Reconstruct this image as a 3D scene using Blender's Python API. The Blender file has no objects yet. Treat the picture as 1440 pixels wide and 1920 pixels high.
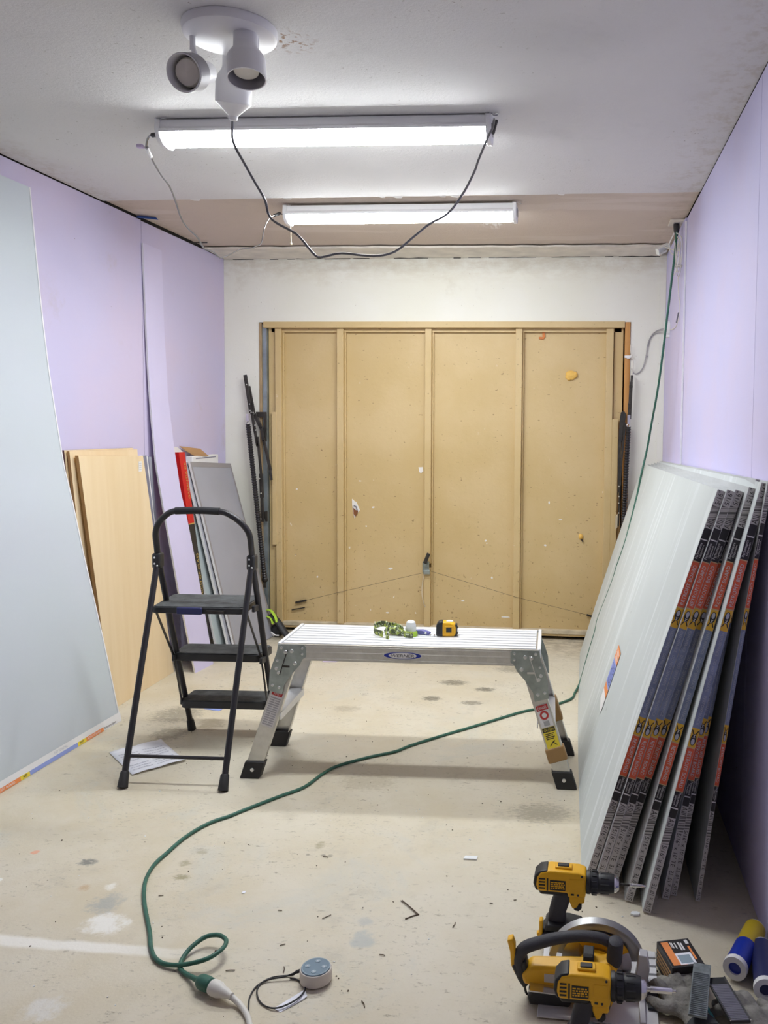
import bpy, bmesh, math, random
from mathutils import Vector, Matrix, Euler
random.seed(7)
SC = bpy.context.scene
COL = SC.collection
PI = math.pi

# ------------------------------------------------------------------ camera
cam_d = bpy.data.cameras.new('camera'); cam = bpy.data.objects.new('camera', cam_d); COL.objects.link(cam)
_yaw, _pitch, _roll = 0.0928243, 0.0610095, 0.0101998
def cam_matrix():
    cy, sy, cp, sp, cr, sr = math.cos(_yaw), math.sin(_yaw), math.cos(_pitch), math.sin(_pitch), math.cos(_roll), math.sin(_roll)
    f = Vector((-sy*cp, cy*cp, -sp)); right = Vector((cy, sy, 0)); up = right.cross(f)
    r2 = right*cr + up*sr; u2 = -right*sr + up*cr
    m = Matrix((r2, u2, -f)).transposed().to_4x4(); m.translation = (2.216897, -5.124378, 1.336588)
    return m
cam.matrix_world = cam_matrix()
cam_d.sensor_fit = 'AUTO'; cam_d.sensor_width = 36
cam_d.lens = 1586.517*36/1920
cam_d.shift_x = -(940.453-720)/1920
cam_d.shift_y = -(960-887.936)/1920
cam_d.clip_start = .01; cam_d.clip_end = 50
SC.camera = cam
# ------------------------------------------------------------------ world, exposure
w = bpy.data.worlds.new('world'); SC.world = w; w.use_nodes = True
w.node_tree.nodes['Background'].inputs[0].default_value = (.8, .85, 1, 1)
w.node_tree.nodes['Background'].inputs[1].default_value = 0.02
SC.view_settings.view_transform = 'Standard'; SC.view_settings.look = 'None'
SC.view_settings.gamma = 1; SC.view_settings.use_curve_mapping = False
SC.view_settings.exposure = 1.72
TUBE_STRENGTH = 19.0
TUBE_COLOR = (.95, .985, 1.0)
FILL_LAMP = 2.0      # strength of the unseen fill bulb added behind the camera
SC.cycles.max_bounces = 10; SC.cycles.diffuse_bounces = 6
try: SC.cycles.use_denoising = True
except Exception: pass

W, H = 2.7146, 2.3373
YF = -6.4      # wall behind the camera

# ------------------------------------------------------------------ materials
MATS = {}
def _rgb(c): return (c[0], c[1], c[2], 1)
def mat(name, col, rough=.6, metal=0, var=0, vscale=6, bump=0, bscale=60, emit=0, spec=.5, col2=None, alpha=1, coat=0):
    if name in MATS: return MATS[name]
    m = bpy.data.materials.new(name); m.use_nodes = True
    nt = m.node_tree; b = nt.nodes['Principled BSDF']
    b.inputs['Base Color'].default_value = _rgb(col); b.inputs['Roughness'].default_value = rough
    b.inputs['Metallic'].default_value = metal; b.inputs['Specular IOR Level'].default_value = spec
    if coat: b.inputs['Coat Weight'].default_value = coat
    if emit:
        b.inputs['Emission Color'].default_value = _rgb(col); b.inputs['Emission Strength'].default_value = emit
    if var or bump:
        tc = nt.nodes.new('ShaderNodeTexCoord')
    if var:
        n = nt.nodes.new('ShaderNodeTexNoise'); n.inputs['Scale'].default_value = vscale; n.inputs['Detail'].default_value = 6
        nt.links.new(tc.outputs['Object'], n.inputs['Vector'])
        r = nt.nodes.new('ShaderNodeMapRange'); r.inputs[1].default_value = .3; r.inputs[2].default_value = .7
        nt.links.new(n.outputs['Fac'], r.inputs[0])
        mx = nt.nodes.new('ShaderNodeMix'); mx.data_type = 'RGBA'
        c2 = col2 or tuple(min(1, x*(1+var)) for x in col); c1 = tuple(x*(1-var) for x in col) if not col2 else col
        mx.inputs[6].default_value = _rgb(c1); mx.inputs[7].default_value = _rgb(c2)
        nt.links.new(r.outputs[0], mx.inputs[0]); nt.links.new(mx.outputs[2], b.inputs['Base Color'])
    if bump:
        n2 = nt.nodes.new('ShaderNodeTexNoise'); n2.inputs['Scale'].default_value = bscale; n2.inputs['Detail'].default_value = 4
        nt.links.new(tc.outputs['Object'], n2.inputs['Vector'])
        bp = nt.nodes.new('ShaderNodeBump'); bp.inputs['Strength'].default_value = bump; bp.inputs['Distance'].default_value = .01
        nt.links.new(n2.outputs['Fac'], bp.inputs['Height']); nt.links.new(bp.outputs[0], b.inputs['Normal'])
    MATS[name] = m
    return m

class G:
    """small node-graph helper for layered surface materials"""
    def __init__(s, m):
        s.nt = m.node_tree; s.b = s.nt.nodes['Principled BSDF']
        s.tc = s.nt.nodes.new('ShaderNodeTexCoord').outputs['Object']
    def link(s, a, b): s.nt.links.new(a, b)
    def mapping(s, scale=(1,1,1), loc=(0,0,0), rot=(0,0,0)):
        n = s.nt.nodes.new('ShaderNodeMapping'); n.inputs['Scale'].default_value = scale; n.inputs['Location'].default_value = loc; n.inputs['Rotation'].default_value = rot
        s.link(s.tc, n.inputs['Vector']); return n.outputs[0]
    def noise(s, scale, detail=5, vec=None, rough=.55, dist=0):
        n = s.nt.nodes.new('ShaderNodeTexNoise'); n.inputs['Scale'].default_value = scale; n.inputs['Detail'].default_value = detail
        n.inputs['Roughness'].default_value = rough; n.inputs['Distortion'].default_value = dist
        s.link(vec or s.tc, n.inputs['Vector']); return n.outputs['Fac']
    def vor(s, scale, vec=None):
        n = s.nt.nodes.new('ShaderNodeTexVoronoi'); n.inputs['Scale'].default_value = scale
        s.link(vec or s.tc, n.inputs['Vector']); return n.outputs['Distance']
    def rng(s, v, a, b, c=0., d=1.):
        n = s.nt.nodes.new('ShaderNodeMapRange'); n.interpolation_type = 'SMOOTHSTEP'
        for i, x in enumerate((a, b, c, d)): n.inputs[i+1].default_value = x
        s.link(v, n.inputs[0]); return n.outputs[0]
    def math(s, op, a, b=None, clamp=False):
        n = s.nt.nodes.new('ShaderNodeMath'); n.operation = op; n.use_clamp = clamp
        for i, x in enumerate((a, b)):
            if x is None: continue
            if isinstance(x, (int, float)): n.inputs[i].default_value = x
            else: s.link(x, n.inputs[i])
        return n.outputs[0]
    def mix(s, f, a, b):
        n = s.nt.nodes.new('ShaderNodeMix'); n.data_type = 'RGBA'
        for k, x in ((0, f), (6, a), (7, b)):
            if isinstance(x, (int, float)): n.inputs[k].default_value = x
            elif isinstance(x, tuple): n.inputs[k].default_value = _rgb(x)
            else: s.link(x, n.inputs[k])
        return n.outputs[2]
    def blob(s, c, r, soft=1.0, squash=(1,1,1), rot=0):
        """1 inside an ellipse round c, falling to 0 at radius r"""
        n = s.nt.nodes.new('ShaderNodeVectorMath'); n.operation = 'SUBTRACT'; s.link(s.tc, n.inputs[0]); n.inputs[1].default_value = c
        mp = s.nt.nodes.new('ShaderNodeMapping'); mp.inputs['Scale'].default_value = squash; mp.inputs['Rotation'].default_value = (0,0,rot)
        s.link(n.outputs[0], mp.inputs['Vector'])
        l = s.nt.nodes.new('ShaderNodeVectorMath'); l.operation = 'LENGTH'; s.link(mp.outputs[0], l.inputs[0])
        return s.rng(l.outputs['Value'], r*(1-soft), r, 1., 0.)
    def sep(s):
        n = s.nt.nodes.new('ShaderNodeSeparateXYZ'); s.link(s.tc, n.inputs[0]); return n.outputs
    def color(s, c): s.link(c, s.b.inputs['Base Color'])
    def bump(s, h, strength=.2, dist=.01):
        n = s.nt.nodes.new('ShaderNodeBump'); n.inputs['Strength'].default_value = strength; n.inputs['Distance'].default_value = dist
        s.link(h, n.inputs['Height']); s.link(n.outputs[0], s.b.inputs['Normal'])

def floor_material():
    m = mat('concrete', (.6,.55,.45), .75); g = G(m)
    big = g.rng(g.noise(1.3, 4), .35, .68); mid = g.rng(g.noise(5, 8, rough=.65), .38, .66)
    c = g.mix(big, (.60,.53,.385), (.635,.585,.47))
    c = g.mix(g.math('MULTIPLY', mid, .45), c, (.68,.635,.53))
    c = g.mix(g.math('MULTIPLY', g.rng(g.noise(2.2, 8, rough=.7, dist=.6), .54, .70), .55), c, (.54,.54,.48))
    # small scuffs and dirt, drawn out along x
    sv = g.mapping((1, 1.9, 1))
    sc_ = g.math('MULTIPLY', g.rng(g.noise(24, 8, sv, .72), .575, .68), g.rng(g.noise(2.6, 3), .34, .62))
    c = g.mix(g.math('MULTIPLY', sc_, .9), c, (.27,.235,.165))
    sc3 = g.math('MULTIPLY', g.rng(g.noise(52, 7, sv, .7), .56, .66), g.rng(g.noise(3.4, 4, g.mapping(loc=(7,2,0))), .40, .62))
    c = g.mix(g.math('MULTIPLY', sc3, .75), c, (.36,.33,.26))
    c = g.mix(g.math('MULTIPLY', g.rng(g.noise(4.5, 8, g.mapping(loc=(1,9,0)), .72), .56, .68), .4), c, (.46,.42,.33))
    fine = g.rng(g.noise(90, 6, rough=.7), .64, .74)
    c = g.mix(g.math('MULTIPLY', fine, .5), c, (.3,.27,.2))
    rag = g.noise(17, 9, rough=.75)
    ragf = g.noise(45, 8, sv, .75)
    def stain(pos, r, col, amt, squash=(1,1,1), rot=0, lo=.42, hi=.56, fine=False):
        nonlocal c
        b = g.blob((pos[0], pos[1], 0), r, .95, squash, rot)
        k = g.rng(g.math('ADD', g.math('MULTIPLY', b, .38), g.math('MULTIPLY', (ragf if fine else rag), .6)), lo+.12, hi+.12)
        k = g.math('MULTIPLY', k, g.rng(b, 0, .25))
        c = g.mix(g.math('MULTIPLY', k, amt), c, col)
    grey, dark, pale, olive = (.37,.38,.35), (.16,.145,.11), (.83,.82,.77), (.30,.26,.14)
    stain((.93,-2.98), .12, grey, .8, (1,.8,1), .5); stain((.98,-3.07), .15, pale, .85, (.8,1.2,1))
    stain((.76,-2.778), .075, (.2,.2,.18), .9, (1,1.3,1), .5, fine=True); stain((.83,-2.91), .05, (.5,.33,.17), .7); stain((.90,-2.90), .055, pale, .7)
    stain((1.076,-2.827), .07, olive, .85, (1,1.6,1), fine=True); stain((1.05,-2.75), .05, olive, .6, fine=True); stain((1.07,-2.68), .05, olive, .5, fine=True)
    stain((1.587,-.90), .2, dark, .75, (1,1.6,1), 0, fine=True); stain((1.76,-.99), .14, dark, .85, (1,1.5,1), 0, fine=True); stain((1.52,-1.16), .13, dark, .85, (1,1.4,1), 0, fine=True)
    stain((1.9,-.62), .35, dark, .55, (1,1.7,1), 0, fine=True); stain((1.3,-.55), .3, dark, .5, (1,2,1), fine=True); stain((1.72,-1.2), .15, dark, .7, (1,1.8,1), fine=True)
    stain((.42,-1.52), .3, dark, .6, (1,1,1), 0, fine=True); stain((.5,-1.75), .22, dark, .6, fine=True); stain((.62,-1.62), .2, (.3,.25,.16), .6)
    stain((1.42,-2.60), .06, olive, .6, (1.4,.8,1), fine=True); stain((1.68,-3.06), .09, (.42,.45,.43), .7); stain((1.66,-2.98), .06, (.42,.44,.42), .6)
    stain((1.03,-3.39), .12, (.72,.72,.7), .6); stain((1.45,-2.12), .3, (.36,.31,.2), .45, (1,1.5,1), fine=True); stain((2.1,-2.3), .3, dark, .45, (1,1.5,1), fine=True)
    stain((.564,-2.74), .03, (.75,.33,.2), .8); stain((.56,-2.9), .03, pale, .9); stain((1.15,-1.35), .18, (.3,.25,.16), .45, (1,1.6,1), fine=True)
    stain((1.45,-2.66), .02, dark, .7); stain((1.40,-2.66), .02, dark, .6); stain((1.47,-2.66), .03, dark, .6)
    # pale skim line of an old pour
    x, y, z = g.sep()
    d = g.math('ABSOLUTE', g.math('ADD', g.math('ADD', y, 3.165), g.math('MULTIPLY', g.math('ADD', g.noise(6, 3), -.5), .05)))
    k = g.math('MULTIPLY', g.rng(d, .012, .03, 1., 0.), g.rng(x, 1.0, 1.45, 1., 0.))
    c = g.mix(g.math('MULTIPLY', k, .8), c, (.86,.84,.78))
    # grime toward the door
    k = g.math('MULTIPLY', g.rng(y, -.7, .05), g.rng(g.noise(14, 8, sv, .7), .40, .62))
    c = g.mix(g.math('MULTIPLY', k, .55), c, (.22,.18,.11))
    g.color(c)
    g.bump(g.math('ADD', g.noise(14, 8, rough=.7), g.math('MULTIPLY', g.noise(140, 4), .35)), .25, .008)
    m.node_tree.nodes['Principled BSDF'].inputs['Roughness'].default_value = .62
    return m

def ceiling_material(name, col, speck, seed=0.):
    m = mat(name, col, .9); g = G(m)
    v = g.mapping(loc=(seed, seed, 0))
    c = g.mix(g.rng(g.noise(1.1, 5, v), .35, .7), col, tuple(x*.93 for x in col))
    c = g.mix(g.math('MULTIPLY', g.rng(g.noise(3, 8, v, .7), .57, .72), .35), c, tuple(x*.78 for x in col))
    sp = g.math('MULTIPLY', g.rng(g.noise(75, 3, v, .6), .66, .73), g.rng(g.noise(2.3, 3, v), .42, .66))
    c = g.mix(g.math('MULTIPLY', sp, speck), c, (.22,.19,.15))
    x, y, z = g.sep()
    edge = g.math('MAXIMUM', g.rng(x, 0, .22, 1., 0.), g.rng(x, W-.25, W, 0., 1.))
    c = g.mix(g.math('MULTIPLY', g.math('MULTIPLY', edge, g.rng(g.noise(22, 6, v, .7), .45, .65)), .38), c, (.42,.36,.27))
    if seed == 0.:
        k = g.math('MULTIPLY', g.blob((1.43,-2.88,H), .1, .9), g.rng(g.noise(60, 5, v), .53, .62))
        c = g.mix(k, c, (.33,.2,.12))
        k = g.math('MULTIPLY', g.blob((2.15,-2.85,H), .3, .9, (1,1.6,1)), .35)
        c = g.mix(k, c, tuple(x*.72 for x in col))
    else:
        # pale plaster smear beside the second light
        sm = g.math('MULTIPLY', g.blob((1.75,-.83,H), .16, .5, (2.2,.75,1), -.35), g.rng(g.noise(26, 4, g.mapping((1,.2,1))), .42, .5))
        c = g.mix(sm, c, (.86,.84,.80))
        st = g.math('MULTIPLY', g.rng(g.noise(2, 4, g.mapping((.5,3,1))), .55, .65), .3)
        c = g.mix(st, c, (.78,.72,.66))
    g.color(c); g.bump(g.math('ADD', g.noise(120, 5, rough=.7), g.math('MULTIPLY', g.noise(30, 5), .6)), .35, .006)
    return m

def drywall_material(name, col, dirt, seed):
    m = mat(name, col, .7); g = G(m); v = g.mapping(loc=(seed, seed*2, seed))
    c = g.mix(g.rng(g.noise(1.6, 4, v), .35, .68), col, tuple(x*f for x, f in zip(col, (1.06, 1.0, .95))))
    c = g.mix(g.math('MULTIPLY', g.rng(g.noise(2.4, 7, v, .65), .56, .72), dirt), c, (.50,.42,.42))
    scr = g.math('MULTIPLY', g.rng(g.noise(9, 9, g.mapping((1, 1, .6), (seed,0,0)), .75), .66, .75), dirt)
    c = g.mix(scr, c, (.45,.38,.38))
    hole = g.rng(g.vor(5.2, v), .008, .016, 1., 0.)
    c = g.mix(g.math('MULTIPLY', hole, .8), c, (.12,.09,.08))
    g.color(c); g.bump(g.noise(200, 3), .06, .003)
    return m

def board_paper_material(name, col):
    m = mat(name, col, .75); g = G(m)
    c = g.mix(g.rng(g.noise(1.8, 4), .35, .68), col, tuple(x*.95 for x in col))
    st = g.rng(g.noise(1., 4, g.mapping((1.5, 13, 1.1)), .55), .56, .68)
    c = g.mix(g.math('MULTIPLY', st, .55), c, (.72,.76,.77))
    sc2 = g.rng(g.noise(1., 3, g.mapping((3, 60, 2.5)), .5), .66, .72)
    c = g.mix(g.math('MULTIPLY', sc2, .6), c, (.80,.82,.84))
    sp = g.rng(g.noise(1., 2, g.mapping((20, 40, 16), (3,5,1)), .5), .765, .785)
    c = g.mix(g.math('MULTIPLY', sp, .8), c, (.15,.14,.12))
    g.color(c); return m

def back_wall_material():
    m = mat('cream_plaster', (.8,.8,.72), .85); g = G(m)
    c = g.mix(g.rng(g.noise(1.5, 4), .35, .68), (.79,.785,.69), (.82,.82,.755))
    c = g.mix(g.math('MULTIPLY', g.rng(g.noise(4, 8, rough=.7), .58, .72), .3), c, (.6,.56,.45))
    x, y, z = g.sep()
    k = g.math('MULTIPLY', g.rng(z, 2.12, 2.34), g.rng(g.noise(9, 8, g.mapping((1,1,2.2)), .7), .35, .65))
    c = g.mix(g.math('MULTIPLY', k, .45), c, (.50,.41,.28))
    hole = g.rng(g.vor(4.5), .006, .013, 1., 0.)
    c = g.mix(g.math('MULTIPLY', hole, .85), c, (.13,.1,.07))
    sp = g.math('MULTIPLY', g.rng(g.noise(55, 4, g.mapping((1.5,1,.7)), .6), .68, .73), .7)
    c = g.mix(sp, c, (.3,.25,.18))
    g.color(c); g.bump(g.noise(60, 5), .15, .004)
    return m

def door_material():
    m = mat('tan_door_paint', (.5,.36,.15), .5); g = G(m)
    c = g.mix(g.rng(g.noise(2, 4), .35, .68), (.57,.42,.195), (.62,.47,.245))
    x, y, z = g.sep()
    low = g.rng(z, .75, 0., 0., 1.)
    low = g.math('ADD', g.rng(z, 0, .9, 1., 0.), .12)
    k = g.math('MULTIPLY', g.rng(g.noise(38, 8, g.mapping((1,1,.8)), .72), .60, .68), low)
    c = g.mix(g.math('MULTIPLY', k, .95), c, (.19,.10,.03))
    chip = g.math('MULTIPLY', g.rng(g.noise(26, 3, g.mapping((1,1,.7),(3,1,2)), .5), .735, .76), g.rng(z, .1, 1.3, 1., .25))
    c = g.mix(chip, c, (.83,.78,.68))
    nick = g.math('MULTIPLY', g.rng(g.noise(60, 3, g.mapping((.6,1,1.4),(9,1,2)), .5), .70, .74), .7)
    c = g.mix(nick, c, (.18,.1,.04))
    g.color(c)
    g.bump(g.math('ADD', g.noise(30, 6, rough=.65), g.math('MULTIPLY', g.noise(9, 3), .6)), .22, .006)
    return m

def wood_material(name, c1, c2, axis=2, scale=14, rough=.55):
    m = mat(name, c1, rough); g = G(m)
    s = [scale, scale, scale]; s[axis] = scale*.06
    n = g.noise(1.0, 6, g.mapping(tuple(s)), .6, .4)
    c = g.mix(g.rng(n, .32, .68), c1, c2)
    g.color(c); g.bump(n, .05, .003)
    return m

def camo_material():
    m = mat('camouflage_webbing', (.3,.35,.1), .8); g = G(m)
    c = g.mix(g.rng(g.noise(70, 2), .48, .5), (.42,.50,.10), (.10,.12,.06))
    c = g.mix(g.rng(g.noise(95, 2, g.mapping(loc=(3,3,3))), .56, .58), c, (.55,.62,.42))
    g.color(c); return m

def barcode_material():
    m = mat('printed_barcode', (.4,.4,.4), .6); g = G(m)
    x, y, z = g.sep()
    n = g.nt.nodes.new('ShaderNodeTexNoise'); n.noise_dimensions = '1D'; n.inputs['Scale'].default_value = 210; n.inputs['Detail'].default_value = 1
    g.link(z, n.inputs['W'])
    g.color(g.mix(g.rng(n.outputs['Fac'], .46, .54), (.13,.125,.12), (.55,.53,.51)))
    return m

M = dict(
    floor=floor_material(),
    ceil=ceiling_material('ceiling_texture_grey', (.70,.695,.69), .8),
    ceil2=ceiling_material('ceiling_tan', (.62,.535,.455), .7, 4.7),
    lav=drywall_material('lavender_drywall', (.565,.53,.735), .5, 1.3),
    lav2=drywall_material('lavender_drywall_clean', (.565,.55,.80), .12, 5.1),
    lavstrip=mat('lavender_strip_paper', (.62,.58,.79), .7, var=.03, vscale=3),
    cream=back_wall_material(), door=door_material(),
    white_core=mat('gypsum_core_white', (.82,.82,.84), .85, var=.04, vscale=30),
    dark=mat('dark_gap', (.02,.017,.015), .9),
    trimw=mat('painted_trim_dirty', (.70,.66,.58), .7, var=.14, vscale=9, bump=.1),
    plain=mat('plain_wall', (.30,.28,.28), .8),
    steel=mat('brushed_aluminium', (.64,.63,.60), .38, .85, var=.07, vscale=40, bump=.03, bscale=150),
    decksteel=mat('aluminium_deck', (.84,.85,.87), .45, .35, var=.04, vscale=20),
    zinc=mat('zinc_plate', (.36,.41,.40), .36, .8, var=.22, vscale=25),
    rivet=mat('rivet_steel', (.72,.73,.73), .3, .9),
    chrome=mat('bright_steel', (.75,.75,.76), .22, .95),
    galv=mat('galvanized_strip', (.32,.37,.40), .45, .6, var=.25, vscale=10),
    rubber=mat('black_rubber', (.018,.017,.018), .6),
    blackpl=mat('black_plastic', (.022,.022,.024), .45, var=.15, vscale=30),
    blackmetal=mat('black_enamel_tube', (.026,.024,.028), .36, .2),
    darksteel=mat('dark_oiled_steel', (.045,.04,.036), .5, .4, var=.4, vscale=25),
    grip=mat('black_foam_grip', (.015,.015,.018), .7, bump=.1, bscale=300),
    tread=mat('dusty_black_tread', (.055,.06,.062), .75, var=.55, vscale=22, bump=.4, bscale=320),
    whitepl=mat('white_enamel', (.82,.82,.83), .45),
    whitepl2=mat('white_plastic', (.80,.80,.80), .5),
    lamp_in=mat('lamp_inner_grey', (.38,.37,.38), .5),
    bulb=mat('frosted_bulb', (.78,.74,.66), .35),
    greencord=mat('green_cord', (.028,.125,.085), .5, var=.18, vscale=60),
    blackcord=mat('black_cord', (.02,.02,.022), .5),
    greycord=mat('grey_white_cord', (.60,.60,.60), .5),
    duocord=mat('black_lamp_cord', (.12,.12,.125), .22, spec=1, coat=1),
    whitecord=mat('white_cord', (.72,.70,.64), .5),
    ply=wood_material('birch_panel_face', (.77,.60,.36), (.82,.66,.43), 2, 10),
    plyedge=wood_material('sawn_wood_edge', (.40,.22,.075), (.52,.31,.12), 2, 40),
    plyedge2=wood_material('dark_red_panel_edge', (.12,.05,.045), (.2,.10,.07), 2, 40),
    greyedge=mat('blue_grey_panel', (.20,.20,.27), .6, var=.2, vscale=10),
    greysheet=board_paper_material('grey_green_board_paper', (.55,.59,.585)),
    gapshade=mat('board_paper_gap_shade', (.43,.45,.45), .8, var=.1, vscale=5),  # board paper darkened in colour for the shade in the gaps between boards
    slate=mat('mid_grey_board_paper', (.36,.365,.41), .75, var=.04, vscale=4),
    slate2=mat('blue_grey_board_paper', (.40,.46,.47), .75),
    bluegrey=mat('blue_grey_leaning_paper', (.56,.60,.66), .75, var=.04, vscale=1.7, col2=(.55,.61,.64)),
    red=mat('red_card', (.56,.012,.014), .4), blackcard=mat('black_card', (.02,.018,.02), .45),
    gold=mat('gold_print', (.55,.38,.10), .5), cardboard=mat('brown_card', (.42,.24,.11), .8), whitecard=mat('white_card', (.78,.77,.76), .7, var=.05),
    jamb=wood_material('orange_jamb_wood', (.48,.22,.055), (.60,.30,.09), 2, 30),
    jamb2=mat('old_tan_jamb', (.38,.27,.15), .7, var=.15, vscale=9),
    silltan=mat('pale_sill', (.58,.50,.36), .7, var=.2, vscale=18),
    t_grey=mat('tape_grey', (.56,.54,.53), .6), t_black=mat('tape_black', (.022,.02,.024), .5), t_red=mat('tape_red', (.74,.125,.05), .5),
    t_blue=mat('tape_blue', (.22,.265,.40), .55, var=.2, vscale=40), t_yel=mat('tape_yellow', (.80,.47,.04), .5), t_tan=mat('tape_tan', (.62,.42,.22), .5),
    t_ink=mat('tape_ink', (.025,.022,.022), .6), t_white=mat('tape_white', (.74,.72,.72), .6), t_pale=mat('tape_pale_blue_ink', (.50,.51,.58), .6), t_bar=barcode_material(),
    l_orange=mat('label_orange', (.85,.28,.08), .5), l_blue=mat('label_blue', (.30,.38,.78), .5), l_yel=mat('label_yellow', (.85,.68,.05), .5), l_white=mat('label_white', (.84,.84,.86), .5),
    l_red=mat('label_red', (.50,.03,.03), .5), navy=mat('logo_blue', (.012,.03,.30), .4),
    yellow=mat('tool_yellow', (.86,.46,.010), .42, var=.06, vscale=20), toolblack=mat('tool_black', (.02,.021,.024), .5),
    toolgrip=mat('tool_dark_grip', (.045,.045,.055), .65, bump=.15, bscale=400),
    castalu=mat('cast_aluminium', (.66,.66,.67), .45, .45), bladegrey=mat('cast_guard_grey', (.42,.43,.44), .4, .7),
    tapebrown=mat('brown_tape', (.33,.19,.07), .45), paper=mat('white_paper', (.80,.81,.87), .8, var=.1, vscale=9),
    camo=camo_material(), lime=mat('lime_plastic', (.40,.62,.05), .4), clearpl=mat('frosted_clear_plastic', (.80,.82,.80), .3),
    purple=mat('blue_violet_plastic', (.16,.16,.42), .35),
    foam=mat('expanding_foam', (.80,.50,.12), .8, bump=.3, bscale=90), orangep=mat('orange_scrap', (.62,.20,.05), .6),
    torn=mat('torn_white_board', (.80,.78,.75), .9), brownhole=mat('brown_hardboard', (.22,.085,.03), .9),
    glove=mat('grey_suede', (.23,.22,.20), .95, var=.35, vscale=28, bump=.4, bscale=120), teal=mat('teal_trim', (.10,.42,.42), .7), cuff=mat('dark_knit_cuff', (.05,.055,.06), .9),
    rasp=mat('worn_rasp_steel', (.19,.215,.225), .5, .35, var=.35, vscale=60),
    tubeblue=mat('tube_blue', (.012,.035,.36), .35), tubeyel=mat('tube_yellow', (.50,.36,.02), .4), tubenavy=mat('tube_navy', (.02,.025,.10), .4),
    speaker_top=mat('slate_blue_plastic', (.13,.20,.26), .5), speaker_side=mat('warm_white_plastic', (.70,.64,.57), .5), speaker_btn=mat('button_grey_blue', (.27,.35,.41), .5),
    bluetape=mat('blue_tape', (.05,.12,.42), .6), pinkpaper=mat('lilac_scrap', (.62,.52,.72), .8),
    straw=mat('dry_twig', (.10,.07,.045), .9), drywallbit=mat('drywall_chip', (.78,.80,.80), .9),
    clamp=mat('black_yellow_strap', (.02,.02,.025), .55),
)
em = bpy.data.materials.new('led_diffuser'); em.use_nodes = True
_nt = em.node_tree; _b = _nt.nodes['Principled BSDF']
_b.inputs['Base Color'].default_value = (.9,.9,.9,1); _b.inputs['Emission Color'].default_value = _rgb(TUBE_COLOR); _b.inputs['Emission Strength'].default_value = TUBE_STRENGTH
M['led'] = em

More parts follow.
